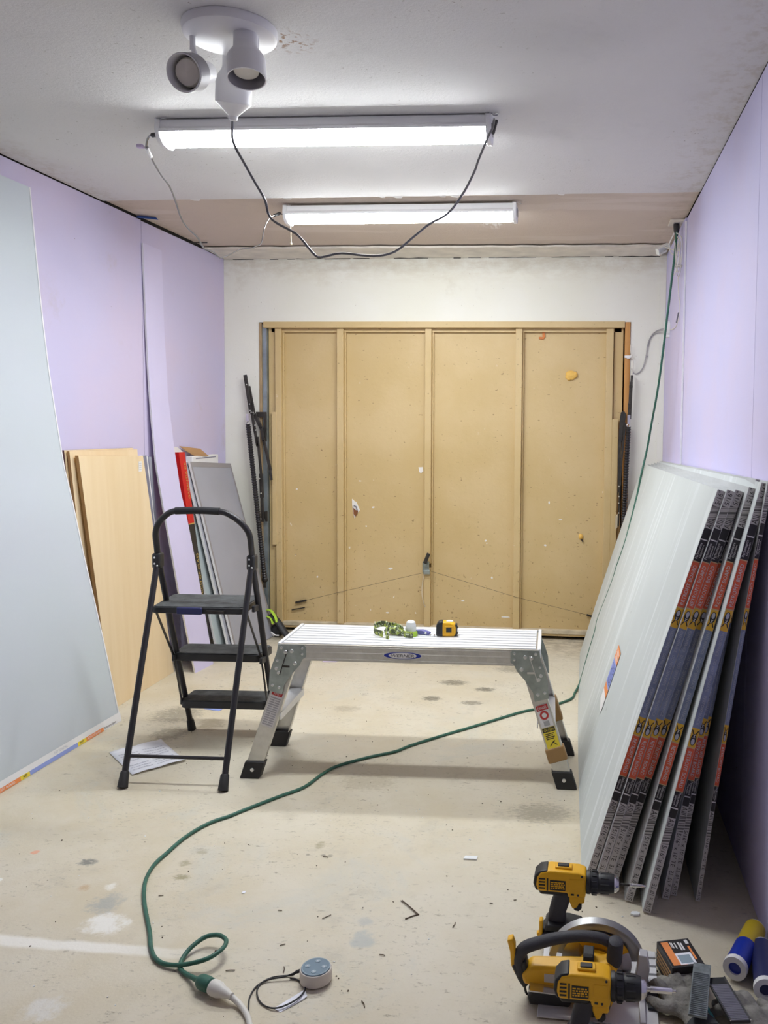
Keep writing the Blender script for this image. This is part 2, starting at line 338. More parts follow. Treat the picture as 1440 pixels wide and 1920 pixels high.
# ------------------------------------------------------------------ mesh helpers
class MB:
    def __init__(s): s.v = []; s.f = []; s.m = []; s.cur = 0
    def add(s, vs, fs, mtx=None, mi=None):
        o = len(s.v)
        for p in vs:
            p = Vector(p); s.v.append(mtx @ p if mtx else p)
        for f in fs: s.f.append(tuple(o+i for i in f)); s.m.append(s.cur if mi is None else mi)
        return s
    def box(s, c, d, mtx=None, mi=None):
        x, y, z = d[0]/2, d[1]/2, d[2]/2; cx, cy, cz = c
        vs = [(cx+a*x, cy+b*y, cz+e*z) for a in (-1,1) for b in (-1,1) for e in (-1,1)]
        return s.add(vs, [(0,1,3,2),(4,6,7,5),(0,4,5,1),(2,3,7,6),(0,2,6,4),(1,5,7,3)], mtx, mi)
    def bb(s, a, b, mtx=None, mi=None):
        return s.box([(p+q)/2 for p, q in zip(a, b)], [abs(q-p) for p, q in zip(a, b)], mtx, mi)
    def beam(s, a, b, w, d, side=(0,1,0), mi=None):
        """rectangular bar from a to b; d measured along 'side', w across"""
        a, b = Vector(a), Vector(b); z = (b-a).normalized(); y = Vector(side); y = (y - z*y.dot(z)).normalized(); x = y.cross(z)
        vs = [p + x*(i*w/2) + y*(j*d/2) for p in (a, b) for i, j in ((-1,-1),(1,-1),(1,1),(-1,1))]
        return s.add(vs, [(3,2,1,0),(4,5,6,7),(0,1,5,4),(1,2,6,5),(2,3,7,6),(3,0,4,7)], None, mi)
    def tube(s, pts, r, n=8, closed=False, caps=True, mi=None, flat=None):
        P = [Vector(p) for p in pts]; k = len(P); rs = r if isinstance(r, (list, tuple)) else [r]*k
        vs = []; up = None
        for i, p in enumerate(P):
            a = P[(i-1) % k] if (closed or i > 0) else p; b = P[(i+1) % k] if (closed or i < k-1) else p
            t = (b-a).normalized()
            if up is None:
                up = Vector((0,0,1)) if abs(t.z) < .9 else Vector((1,0,0))
            x = (up - t*up.dot(t))
            if x.length < 1e-5: x = Vector((1,0,0)) - t*t.x
            x.normalize(); up = x; y = t.cross(x)
            for j in range(n):
                q = 2*PI*j/n; fx = flat if flat else 1
                vs.append(p + x*math.cos(q)*rs[i]*fx + y*math.sin(q)*rs[i])
        fs = []
        for i in range(k if closed else k-1):
            for j in range(n):
                a, b = i*n, ((i+1) % k)*n
                fs.append((a+j, a+(j+1) % n, b+(j+1) % n, b+j))
        if caps and not closed:
            fs.append(tuple(range(n))[::-1]); fs.append(tuple((k-1)*n+j for j in range(n)))
        return s.add(vs, fs, None, mi)
    def lathe(s, prof, n=24, mtx=None, mi=None, caps=True):
        """prof: (radius, z) pairs round the local z axis"""
        vs = [(r*math.cos(2*PI*j/n), r*math.sin(2*PI*j/n), z) for r, z in prof for j in range(n)]
        fs = [(i*n+j, i*n+(j+1) % n, (i+1)*n+(j+1) % n, (i+1)*n+j) for i in range(len(prof)-1) for j in range(n)]
        if caps:
            if prof[0][0] > 1e-6: fs.append(tuple(range(n))[::-1])
            if prof[-1][0] > 1e-6: fs.append(tuple((len(prof)-1)*n+j for j in range(n)))
        return s.add(vs, fs, mtx, mi)
    def prism(s, poly, h0, h1, axis='y', mtx=None, mi=None):
        """poly of 2D points; axis y -> (x,z) polygon extruded y, z -> (x,y), x -> (y,z)"""
        def P(a, b, h): return {'y': (a, h, b), 'z': (a, b, h), 'x': (h, a, b)}[axis]
        n = len(poly); vs = [P(a, b, h0) for a, b in poly] + [P(a, b, h1) for a, b in poly]
        fs = [tuple(range(n)), tuple(range(2*n-1, n-1, -1))] + [(i, n+i, n+(i+1) % n, (i+1) % n) for i in range(n)]
        return s.add(vs, fs, mtx, mi)
    def ell(s, c, r, n=12, m=8, mtx=None, mi=None):
        r = r if isinstance(r, (tuple, list)) else (r, r, r)
        vs = [(c[0], c[1], c[2]-r[2])]
        for i in range(1, m):
            a = -PI/2 + PI*i/m
            for j in range(n):
                q = 2*PI*j/n; vs.append((c[0]+r[0]*math.cos(a)*math.cos(q), c[1]+r[1]*math.cos(a)*math.sin(q), c[2]+r[2]*math.sin(a)))
        vs.append((c[0], c[1], c[2]+r[2])); fs = []
        for j in range(n): fs.append((0, 1+(j+1) % n, 1+j))
        for i in range(m-2):
            for j in range(n):
                a, b = 1+i*n, 1+(i+1)*n; fs.append((a+j, a+(j+1) % n, b+(j+1) % n, b+j))
        o = 1+(m-2)*n
        for j in range(n): fs.append((o+j, o+(j+1) % n, len(vs)-1))
        return s.add(vs, fs, mtx, mi)
    def ring(s, c, R, r, n=32, k=8, mtx=None, mi=None):
        pts = [Vector((R*math.cos(2*PI*i/n), R*math.sin(2*PI*i/n), 0)) + Vector(c) for i in range(n)]
        vs0 = len(s.v); s.tube(pts, r, k, True, False, mi)
        if mtx:
            for i in range(vs0, len(s.v)): s.v[i] = mtx @ s.v[i]
        return s
    def build(s, name, mats, parent=None, world=True, bevel=0, smooth=35, seg=2, fix=True):
        mats = mats if isinstance(mats, (list, tuple)) else [mats]
        me = bpy.data.meshes.new(name)
        inv = XF[parent.name].inverted() if (parent is not None and world) else None
        me.from_pydata([(inv @ p if inv else p) for p in s.v], [], s.f)
        for k in mats: me.materials.append(M[k] if isinstance(k, str) else k)
        for p, i in zip(me.polygons, s.m): p.material_index = min(i, len(mats)-1)
        if fix:
            bm = bmesh.new(); bm.from_mesh(me); bmesh.ops.recalc_face_normals(bm, faces=bm.faces); bm.to_mesh(me); bm.free()
        if smooth:
            me.shade_smooth()
            me.set_sharp_from_angle(angle=math.radians(smooth))
        o = bpy.data.objects.new(name, me); COL.objects.link(o)
        if parent is not None: o.parent = parent
        if name in ('lettering','fine_print','faint_print','label_marks','print_marks','print','side_print','paint_chip'): o['kind'] = 'stuff'
        XF[o.name] = (XF[parent.name].copy() if parent is not None else Matrix.Identity(4))
        if bevel:
            b = o.modifiers.new('bevel', 'BEVEL'); b.width = bevel; b.segments = seg; b.limit_method = 'ANGLE'; b.angle_limit = math.radians(40); b.harden_normals = False
        return o
XF = {}
def setp(o, label=None, cat=None, group=None, kind=None):
    if label: o['label'] = label
    if cat: o['category'] = cat
    if group: o['group'] = group
    if kind: o['kind'] = kind
    return o
def thing(name, label, cat, loc=(0,0,0), rz=0, group=None, rot=None, scale=1):
    o = bpy.data.objects.new(name, None); COL.objects.link(o); o.empty_display_size = .05
    o.location = loc; o.rotation_euler = rot if rot else (0,0,rz); o.scale = (scale,)*3
    XF[o.name] = Matrix.Translation(loc) @ Euler(rot if rot else (0,0,rz)).to_matrix().to_4x4() @ Matrix.Scale(scale, 4)
    return setp(o, label, cat, group)
def struct(o): o['kind'] = 'structure'; return o
def catmull(pts, per=6, closed=False):
    P = [Vector(p) for p in pts]; n = len(P); out = []
    for i in range(n if closed else n-1):
        p1, p2 = P[i], P[(i+1) % n]
        p0 = P[(i-1) % n] if (closed or i > 0) else p1*2-p2; p3 = P[(i+2) % n] if (closed or i < n-2) else p2*2-p1
        for k in range(per):
            t = k/per; t2, t3 = t*t, t*t*t
            out.append(.5*((2*p1)+(-p0+p2)*t+(2*p0-5*p1+4*p2-p3)*t2+(-p0+3*p1-3*p2+p3)*t3))
    if not closed: out.append(P[-1])
    return out
def axis_mtx(o, d):
    """local z along d, origin o"""
    d = Vector(d).normalized(); q = Vector((0,0,1)).rotation_difference(d)
    return Matrix.Translation(o) @ q.to_matrix().to_4x4()
_TX = {}
def text_mesh(s):
    """flat glyph mesh of a string, fitted to x 0..1, y 0..1; also its width/height ratio"""
    if s in _TX: return _TX[s]
    cu = bpy.data.curves.new('glyphs', 'FONT'); cu.body = s; cu.size = 1; cu.resolution_u = 2
    o = bpy.data.objects.new('glyphs', cu); COL.objects.link(o)
    dg = bpy.context.evaluated_depsgraph_get(); dg.update()
    me = o.evaluated_get(dg).to_mesh()
    vs = [v.co.copy() for v in me.vertices]; fs = [tuple(p.vertices) for p in me.polygons]
    o.evaluated_get(dg).to_mesh_clear(); bpy.data.objects.remove(o); bpy.data.curves.remove(cu)
    x0 = min(v.x for v in vs); x1 = max(v.x for v in vs); y0 = min(v.y for v in vs); y1 = max(v.y for v in vs)
    r = ([((v.x-x0)/(x1-x0), (v.y-y0)/(y1-y0)) for v in vs], fs, (x1-x0)/(y1-y0)); _TX[s] = r
    return r
def put_text(mb, s, fn, mi=0):
    vs, fs, _ = text_mesh(s); mb.add([fn(a, b) for a, b in vs], fs, None, mi)
def flat_text(mb, s, o, xdir, ydir, w, h, mi=0):
    """text in the plane through o, xdir reading direction, ydir up, fitted to w x h"""
    o, xd, yd = Vector(o), Vector(xdir).normalized(), Vector(ydir).normalized()
    put_text(mb, s, lambda a, b: o + xd*(a*w) + yd*(b*h), mi)

# ================================================================== the room
fl = MB(); fl.bb((-.25,YF-.1,-.1), (W+.25,.3,0)); fl = fl.build('floor', 'floor', smooth=0); struct(fl)
# ceiling: a slab, with the front sheet hung a few millimetres lower than the tan rear section
cl = MB(); cl.bb((-.25,YF-.1,H+.010), (W+.25,.3,H+.11)); cl = cl.build('ceiling', 'dark', smooth=0); struct(cl)
def wavy_sheet(x0, x1, y0, y1, z0, z1, wav):
    mb = MB(); n = 40; vs = []
    for i in range(n+1):
        x = x0+(x1-x0)*i/n; yy = y1 + wav*(math.sin(i*.9)+.6*math.sin(i*2.3+1))
        vs += [(x,y0,z0), (x,yy,z0), (x,yy,z1), (x,y0,z1)]
    fs = []
    for i in range(n):
        a, b = 4*i, 4*i+4
        fs += [(a,a+1,b+1,b), (a+1,a+2,b+2,b+1), (a+2,a+3,b+3,b+2), (a+3,a,b,b+3)]
    fs += [(0,3,2,1), (4*n,4*n+1,4*n+2,4*n+3)]
    return mb.add(vs, fs)
p_ = wavy_sheet(0, W, YF, -1.335, H, H+.012, .0025).build('panel', 'ceil', cl, smooth=0)
MB().bb((0,-1.325,H+.007), (W,0,H+.016)).build('panel', 'ceil2', cl, smooth=0)
# peeled paper tatters on the joint of the two ceiling sheets
mb = MB()
for x, l, dz in ((1.36,.05,.006), (1.57,.035,.005), (1.62,.045,.007), (1.30,.03,.004), (.86,.04,.004), (2.1,.03,.004), (.42,.05,.005)):
    mb.add([(x,-1.337,H-.0005), (x+l,-1.337,H-.0005), (x+l*.8,-1.328,H-dz), (x+l*.3,-1.327,H-dz*.7), (x,-1.337,H+.001), (x+l,-1.337,H+.001)], [(0,1,2,3), (4,3,2,5), (0,3,4), (1,5,2)])
mb.build('torn_paper', 'torn', cl, smooth=0)['kind'] = 'stuff'

# left wall: backing and hung drywall sheets
wl = MB(); wl.bb((-.14,YF-.1,0), (-.012,.2,H+.02)).build('wall_left', 'dark', smooth=0)
wl = bpy.data.objects['wall_left']; struct(wl)
def panel(parent, mat_, a, b, bev=.0015): return MB().bb(a, b).build('panel', mat_, parent, bevel=bev, smooth=0)
panel(wl, 'lav', (-.0119,YF,.0), (-.002,-2.045,H-.004)); panel(wl, 'lav', (-.0119,-2.035,.0), (0,-.994,H-.006)); panel(wl, 'lav', (-.0119,-.989,.0), (-.0005,-.001,H-.010))
# right wall
wr = MB(); wr.bb((W+.012,YF-.1,0), (W+.14,.2,H+.02)).build('wall_right', 'dark', smooth=0)
wr = bpy.data.objects['wall_right']; struct(wr)
panel(wr, 'lav2', (W,YF,0), (W+.0119,-2.6,H-.004)); panel(wr, 'lav2', (W,-2.597,0), (W+.0119,-.893,H-.004))
rp = MB(); rp.bb((W-.009,-.89,0), (W+.0119,-.001,H-.004), mi=0); rp.bb((W-.0095,-.8925,0), (W-.001,-.8895,H-.02), mi=1)
rp.build('panel', ['lav2','white_core'], wr, smooth=0)
# wall behind the camera
wf_ = MB(); wf_.bb((-.25,YF-.12,0), (W+.25,YF,H+.02)); struct(wf_.build('wall_front', 'plain', smooth=0))
# back wall with the door opening
OX0, OX1, OZ = .222, 2.503, 1.937
wb = MB(); wb.bb((-.02,0,0), (OX0,.14,H+.02)); wb.bb((OX1,0,0), (W+.02,.14,H+.02)); wb.bb((OX0,0,OZ), (OX1,.14,H+.02))
wb = wb.build('wall_back', 'cream', smooth=0); struct(wb)
# ragged strip of old trim along the top of the back wall
n = 46; vs = []; fs = []
for i in range(n+1):
    t = i/n; x = .012+t*(W-.055); yf = -.30+.04*t + .006*math.sin(i*1.7)+.004*math.sin(i*4.1); 
    vs += [(x,yf,H-.001), (x,yf,H-.011), (x,-.012+.008*math.sin(i*2.9),H-.016), (x,-.004,H-.001)]
for i in range(n):
    a, b = 4*i, 4*i+4
    fs += [(a,a+1,b+1,b), (a+1,a+2,b+2,b+1), (a+2,a+3,b+3,b+2), (a+3,a,b,b+3)]
fs += [(0,3,2,1), (4*n,4*n+1,4*n+2,4*n+3)]
t1 = MB().add(vs, fs).build('trim_1', 'trimw', smooth=20); struct(t1)
# dark ledge gap between the strip and the back wall
mb = MB()
x = .06
while x < W-.12:
    L_ = random.uniform(.03,.34); mb.bb((x,-.006,H-.017-.003*random.random()), (x+L_,-.0005,H-.012)); x += L_+random.uniform(.0,.16)
mb.build('crack_edge', 'darksteel', t1, smooth=0)['kind'] = 'stuff'
# corner bead at the right end of the back wall
struct(MB().bb((W-.045,-.006,.0), (W-.010,-.0005,2.24)).build('trim_2', 'cream', smooth=0))

# ------------------------------------------------------------------ the tilt-up garage door
D = bpy.data.objects.new('door_1', None); COL.objects.link(D); XF['door_1'] = Matrix.Identity(4); struct(D)
MB().bb((OX0-.01,.085,-.05), (OX1+.01,.12,OZ+.02)).build('backing', 'dark', D, smooth=0)
studs = ((.318,.358), (.711,.752), (1.262,1.302), (1.816,1.857), (2.361,2.404))
edges = [.27]+[ (a+b)/2 for a, b in studs ]+[2.462]
for i in range(len(studs)-1):
    x0, x1 = edges[i+1]+.001, edges[i+2]-.001
    MB().bb((x0,.055,.052), (x1,.075,1.905)).build('panel', 'door', D, smooth=0)
MB().bb((.27,.03,.03), (.3145,.075,1.905)).build('edge_board', 'door', D, bevel=.002, smooth=0)
MB().bb((2.4075,.03,.03), (2.462,.075,1.905)).build('edge_board', 'door', D, bevel=.002, smooth=0)
for i, (a, b) in enumerate(studs):
    s_ = MB()
    if i == 2:   # the middle stud is split at the lock
        s_.bb((a,.008,.06), (b,.055,.43)); s_.bb((a,.008,.455), (b,.055,1.90)); s_.bb((a,.016,.43), (a+.022,.055,.455))
    else: s_.bb((a,.008,.06), (b,.055,1.90))
    # the thin lip beside each stud
    s_.bb((b,.034,.06), (b+.010,.055,1.90) ) if i < 4 else None
    s_.build('stud', 'door', D, bevel=.003, smooth=0)
# splice plates on the edge studs
MB().bb((.296,.004,.55), (.326,.012,1.385)).build('edge_strap', 'door', D, bevel=.002, smooth=0)
MB().bb((2.404,.004,.35), (2.440,.014,1.36)).build('edge_strap', 'door', D, bevel=.002, smooth=0)
MB().bb((.252,-.014,1.902), (2.468,.05,1.940)).build('header_rail', 'door', D, bevel=.003, smooth=0)
MB().bb((.29,.03,1.880), (2.45,.06,1.902)).build('header_fillet', 'door', D, smooth=0)
MB().bb((.30,.026,.022), (2.455,.06,.036)).build('bottom_rail', 'door', D, bevel=.003, smooth=0)
MB().bb((.30,.020,.036), (2.455,.058,.062)).build('bottom_sill', 'silltan', D, bevel=.003, smooth=0)
MB().bb((OX0+.001,-.006,.0), (OX0+.016,.06,1.934)).build('jamb', 'jamb2', D, bevel=.002, smooth=0)
MB().bb((OX0+.017,.006,.0), (.266,.05,1.925)).build('jamb_strip', 'galv', D, smooth=0)
MB().bb((2.470,-.008,.0), (2.501,.06,1.936)).build('jamb', 'jamb', D, bevel=.003, smooth=0)
# lock in the middle with its two pull cables and the loose cord
mb = MB(); mb.bb((1.255,-.008,.405), (1.296,.008,.47)); mb.bb((1.262,-.02,.44), (1.283,.0,.475)); mb.bb((1.262,-.014,.392), (1.302,.006,.418)); mb.lathe([(.011,0),(.011,.016)], 12, axis_mtx((1.276,-.008,.45),(0,-1,0)))
lk = mb.build('lock', 'zinc', D, bevel=.002, smooth=30)
MB().beam((1.272,-.02,.462), (1.298,-.03,.525), .022, .012).build('lock_handle', 'darksteel', lk, bevel=.002)
mb = MB(); mb.tube([(1.262,.0,.40),(.73,.004,.262),(.43,.03,.178)], .0010, 6)
mb.build('lock_cable', 'darksteel', D)
mb = MB(); mb.tube([(1.29,.0,.415),(1.84,.004,.262),(2.32,.03,.15)], .0010, 6)
mb.build('lock_cable', 'darksteel', D)
mb = MB(); mb.beam((.43,.045,.178), (.50,.045,.195), .012, .008); mb.beam((.405,.045,.13),(.49,.045,.148),.006,.005); mb.build('lock_bolt', 'darksteel', D)
mb = MB(); mb.beam((2.27,.045,.158), (2.33,.045,.140), .010, .008); mb.build('lock_bolt', 'darksteel', D)
MB().tube(catmull([(1.268,.0,.40),(1.256,-.006,.34),(1.252,-.004,.27),(1.262,.002,.21),(1.272,.006,.185)], 5), .003, 6).build('lock_cord', 'silltan', D)
# damage: torn hole, knocks
mb = MB(); mb.prism([(.795,.845),(.812,.83),(.823,.825),(.838,.79),(.845,.775),(.838,.765),(.826,.755),(.812,.72),(.806,.745),(.800,.77),(.797,.80)], .050, .0549, 'y')
hole = mb.build('torn_hole', 'torn', D, smooth=0)
MB().prism([(.803,.79),(.820,.775),(.835,.772),(.828,.745),(.815,.735),(.806,.752)], .0475, .0499, 'y').build('exposed_core', 'brownhole', hole, smooth=0)
MB().tube([(.808,.046,.805),(.824,.045,.797),(.829,.046,.775)], .003, 6).build('torn_flap', 'greyedge', hole)
MB().prism([(1.216,1.05),(1.243,1.052),(1.246,1.025),(1.232,1.014),(1.222,1.02)], .052, .0549, 'y').build('chipped_spot', 'torn', D, smooth=0)
mb = MB()
for x, z, a, b in ((.93,.795,.011,.006),(.885,.675,.006,.005),(.845,.958,.01,.004),(2.03,.845,.006,.012),(2.10,.74,.014,.005),(1.64,.60,.009,.007),(1.68,.37,.008,.009),(2.01,.58,.010,.007),(1.50,.22,.014,.007),(1.77,.125,.028,.006),(.44,.90,.008,.006),(.57,.345,.006,.007),(1.04,.41,.016,.008),(1.02,.13,.012,.006)):
    pts = [(x+a*math.cos(q)*(.6+.5*random.random()), z+b*math.sin(q)*(.6+.5*random.random())) for q in [2*PI*k/7 for k in range(7)]]
    mb.prism(pts, .0535, .0549, 'y')
mb.build('paint_chip', 'torn', D, smooth=0)['kind'] = 'stuff'
mb = MB(); mb.beam((1.982,.05,1.885),(1.985,.05,1.848),.016,.009); mb.beam((1.955,.05,1.847),(1.985,.05,1.845),.014,.009); mb.build('orange_scrap', 'orangep', D, bevel=.002)
mb = MB()
for c, r in (((2.150,.05,1.628),(.032,.02,.024)), ((2.17,.05,1.625),(.024,.018,.022)), ((2.128,.05,1.612),(.012,.012,.010)), ((2.140,.05,1.600),(.013,.012,.010)), ((2.16,.05,1.606),(.015,.012,.012))): mb.ell(c, r, 12, 8)
o = mb.build('foam_blob', 'foam', D); rm = o.modifiers.new('fuse','REMESH'); rm.mode='VOXEL'; rm.voxel_size=.004; rm.use_smooth_shade=True
MB().ell((2.2266,.05,.640),(.014,.014,.017), 12, 8).build('foam_blob', 'foam', D)
MB().tube([(2.229,.046,.63),(2.24,.045,.608)], .004, 6).build('foam_nail', 'darksteel', D)
# spring hardware, one set each side
def coil(mb, a, b, R, wire, turns):
    a, b = Vector(a), Vector(b); L = (b-a).length; m = axis_mtx(a, b-a); n = turns*2
    prof = []
    for i in range(n+1): prof.append((R if i % 2 == 0 else R-wire*.55, L*i/n))
    mb.lathe(prof, 14, m)
hw = thing('door_spring_arm', 'black lifting arm with slanting coil spring at door, beside the leaning grey board', 'door hardware', (.2,-.03,.9))
mb = MB(); mb.beam((.150,-.05,1.61), (.186,-.05,1.375), .022, .010); mb.beam((.164,-.044,1.54), (.196,-.044,1.37), .034, .006); mb.build('lever_arm', 'darksteel', hw, bevel=.002)
mb = MB(); coil(mb, (.168,-.055,1.305), (.268,-.055,.345), .0165, .009, 62); mb.build('coil_spring', 'blackmetal', hw, smooth=60)
mb = MB(); mb.bb((.157,-.06,1.325),(.175,-.05,1.37)); mb.ring((0,0,0), .010, .003, 16, 6, Matrix.Translation((.168,-.055,1.312)) @ Matrix.Rotation(PI/2,4,'X')); mb.build('spring_hook', 'chrome', hw, bevel=.001)
mb = MB(); mb.beam((.186,-.04,1.385), (.222,-.04,1.17), .018, .008); mb.beam((.222,-.04,1.23),(.245,-.04,.98),.016,.008); mb.beam((.245,-.04,.98), (.252,-.04,.70), .018, .008); mb.beam((.241,-.034,1.0),(.246,-.034,.85),.026,.006); mb.build('long_arm', 'darksteel', hw, bevel=.002)
mb = MB(); mb.beam((.20,-.03,1.37), (.243,-.03,1.28), .022, .010); mb.beam((.243,-.03,1.29),(.258,-.03,1.20),.02,.010); mb.beam((.258,-.03,1.21), (.300,-.03,1.02), .018, .010); mb.beam((.299,-.03,1.025),(.306,-.03,.96),.014,.012); mb.build('short_arm', 'darksteel', hw, bevel=.002)
mb = MB(); mb.prism([(.205,1.383),(.270,1.383),(.270,1.20),(.258,1.20),(.254,1.35),(.215,1.35)], -.022, -.010, 'y'); mb.build('pivot_plate', 'darksteel', hw, smooth=0); MB().prism([(.243,.76),(.272,.765),(.272,.70),(.262,.70)], -.022, -.010, 'y').build('pivot_plate', 'darksteel', hw, smooth=0)
mb = MB()
for x, z in ((.162,1.55),(.180,1.43),(.183,1.39),(.190,1.38),(.203,1.378),(.214,1.30),(.218,1.27),(.240,.97),(.249,.88),(.247,.72)): mb.ell((x,-.058,z), (.0045,.006,.0045), 8, 6)
mb.build('bolt', 'rivet', hw)['kind'] = 'stuff'
mb = MB(); mb.ell((.268,-.055,.34),(.02,.014,.02),10,8); mb.bb((.26,-.06,.29),(.275,-.05,.34)); mb.build('spring_anchor', 'darksteel', hw)
hw = thing('door_spring_arm', 'black lifting arm with upright coil spring at door, behind the tall leaning drywall stack', 'door hardware', (2.48,-.03,.9))
mb = MB(); mb.beam((2.513,-.05,1.62), (2.498,-.05,1.41), .014, .010); mb.bb((2.496,-.06,1.545),(2.518,-.045,1.56)); mb.bb((2.492,-.06,1.445),(2.514,-.045,1.455)); mb.beam((2.508,-.05,1.58),(2.502,-.05,1.36),.020,.012); mb.build('lever_arm', 'darksteel', hw, bevel=.002)
mb = MB(); coil(mb, (2.497,-.055,1.315), (2.466,-.055,.35), .0165, .009, 62); mb.build('coil_spring', 'blackmetal', hw, smooth=60)
mb = MB(); mb.bb((2.490,-.06,1.33),(2.507,-.05,1.385)); mb.ring((0,0,0), .009, .003, 16, 6, Matrix.Translation((2.497,-.055,1.322)) @ Matrix.Rotation(PI/2,4,'X')); mb.build('spring_hook', 'chrome', hw, bevel=.001)
mb = MB(); mb.prism([(2.452,1.40),(2.470,1.41),(2.482,1.39),(2.474,1.31),(2.458,1.22),(2.450,.93),(2.441,.90),(2.440,1.20),(2.446,1.36)], -.04, -.03, 'y'); mb.beam((2.478,-.048,1.34),(2.459,-.048,1.1),.012,.006); mb.beam((2.459,-.048,1.1),(2.448,-.048,.72),.010,.006); mb.build('long_arm', 'darksteel', hw, smooth=30)
mb = MB()
for z in (.96,.90,.86,.80): mb.ell((2.449,-.056,z),(.005,.007,.005),8,6)
mb.build('bolt', 'rivet', hw)['kind'] = 'stuff'
mb = MB(); mb.prism([(2.432,.78),(2.444,.79),(2.45,.76),(2.444,.71),(2.432,.70)], -.03,-.014,'y'); mb.build('loose_flap', 'silltan', hw, smooth=0)
# limp bundle at the foot of the door, left of the work platform
t = thing('strap_bundle', 'black strap bundle with lime green webbing at the foot of the tan door', 'strap', (.40,-.11,0))
mb = MB(); mb.tube(catmull([(.335,-.13,.13),(.375,-.15,.11),(.41,-.165,.075),(.445,-.18,.035),(.475,-.19,.018)],5), [.022]*21, 10, flat=.8); mb.ell((.37,-.12,.04),(.045,.035,.04),10,8); mb.build('bundle', 'clamp', t)
MB().tube(catmull([(.31,-.128,.165),(.34,-.145,.165),(.372,-.162,.135),(.388,-.172,.10)],5), .010, 8, flat=.6).build('webbing', 'lime', t)
MB().tube(catmull([(.318,-.15,.13),(.345,-.16,.12),(.362,-.172,.09)],5), .008, 8, flat=.6).build('webbing', 'lime', t)
MB().tube(catmull([(.375,-.19,.02),(.36,-.195,.045),(.385,-.20,.03),(.41,-.20,.028)],5), .004, 6).build('loop', 'whitepl2', t)

# ================================================================== ceiling lights
def shop_light(x0, x1, y0, y1r, label, chain=False):
    """x0..x1 along the tube, near edge y0 (left end) / y1r (right end)"""
    a = math.atan2(y1r-y0, x1-x0); L = math.hypot(x1-x0, y1r-y0); top = H-.004
    t = thing('shop_light', label, 'light', (x0, y0, top), a, 'tube shop lights on the ceiling')
    house = [(0,0),(.105,0),(.109,-.010),(.109,-.026),(.119,-.034),(.119,-.043),(.115,-.043),(.1145,-.038),(-.0095,-.038),(-.010,-.043),(-.014,-.043),(-.014,-.034),(-.004,-.026),(-.004,-.010)]
    mb = MB(); mb.prism(house, .012, L-.012, 'x'); mb.build('housing', 'whitepl', t, world=False, bevel=.002)
    lens = [(-.008,-.0381),(.113,-.0381),(.112,-.044),(.100,-.058),(.080,-.069),(.06,-.073),(.045,-.073),(.025,-.069),(.005,-.058),(-.007,-.044)]
    mb = MB(); mb.prism(lens, .016, L-.016, 'x'); mb.build('diffuser', 'led', t, world=False, smooth=50)
    cap = [(-.009,.0),(.114,.0),(.120,-.034),(.112,-.058),(.090,-.075),(.06,-.080),(.045,-.080),(.015,-.075),(-.007,-.058),(-.015,-.034)]
    for s in (0, L-.016):
        mb = MB(); mb.prism(cap, s, s+.016, 'x'); c = mb.build('end_cap', 'whitepl', t, world=False, bevel=.002)
        mb = MB(); xx = s-.004 if s == 0 else s+.016
        mb.bb((xx,.03,-.05),(xx+.004,.075,-.018)); mb.build('socket', 'lamp_in', c, world=False)
        mb = MB(); mb.tube([(s+.008,.0,.001),(s+.008,.0,.0035)], .012, 10); mb.ring((s+.03,-.004,-.002),.011,.002,14,6); mb.build('hanger', 'chrome', t, world=False)
    if chain:
        mb = MB(); mb.tube([(.028,.02,-.07),(.029,.018,-.12),(.03,.02,-.168)], .0018, 6); mb.ell((.031,.02,-.172),(.005,.005,.006),8,6); mb.build('pull_cord', 'silltan', t, world=False)
    return t
shop_light(.787, 1.909, -2.352, -2.330, 'glowing white tube shop light on the front ceiling beside the spot lamp')
shop_light(.818, 1.908, -1.222, -1.219, 'glowing white tube shop light with pull cord at the tan rear ceiling', True)
# unseen bulb added behind the camera as a fill light
lamp = thing('fill_bulb', 'added fill bulb in a porcelain ceiling socket, unseen behind the camera', 'light', (1.4,-5.6,H))
MB().lathe([(.0,-.001),(.055,-.001),(.052,-.02),(.03,-.045),(.0,-.045)], 20, Matrix.Translation((1.4,-5.6,H))).build('socket', 'whitepl', lamp)
mb = MB(); mb.ell((1.4,-5.6,H-.085), (.032,.032,.042), 14, 10)
mbulb = bpy.data.materials.new('fill_bulb_glow'); mbulb.use_nodes = True; _q = mbulb.node_tree.nodes['Principled BSDF']; _q.inputs['Emission Color'].default_value = (1,.97,.92,1); _q.inputs['Emission Strength'].default_value = FILL_LAMP; M['fillbulb'] = mbulb
mb.build('bulb', 'fillbulb', lamp)

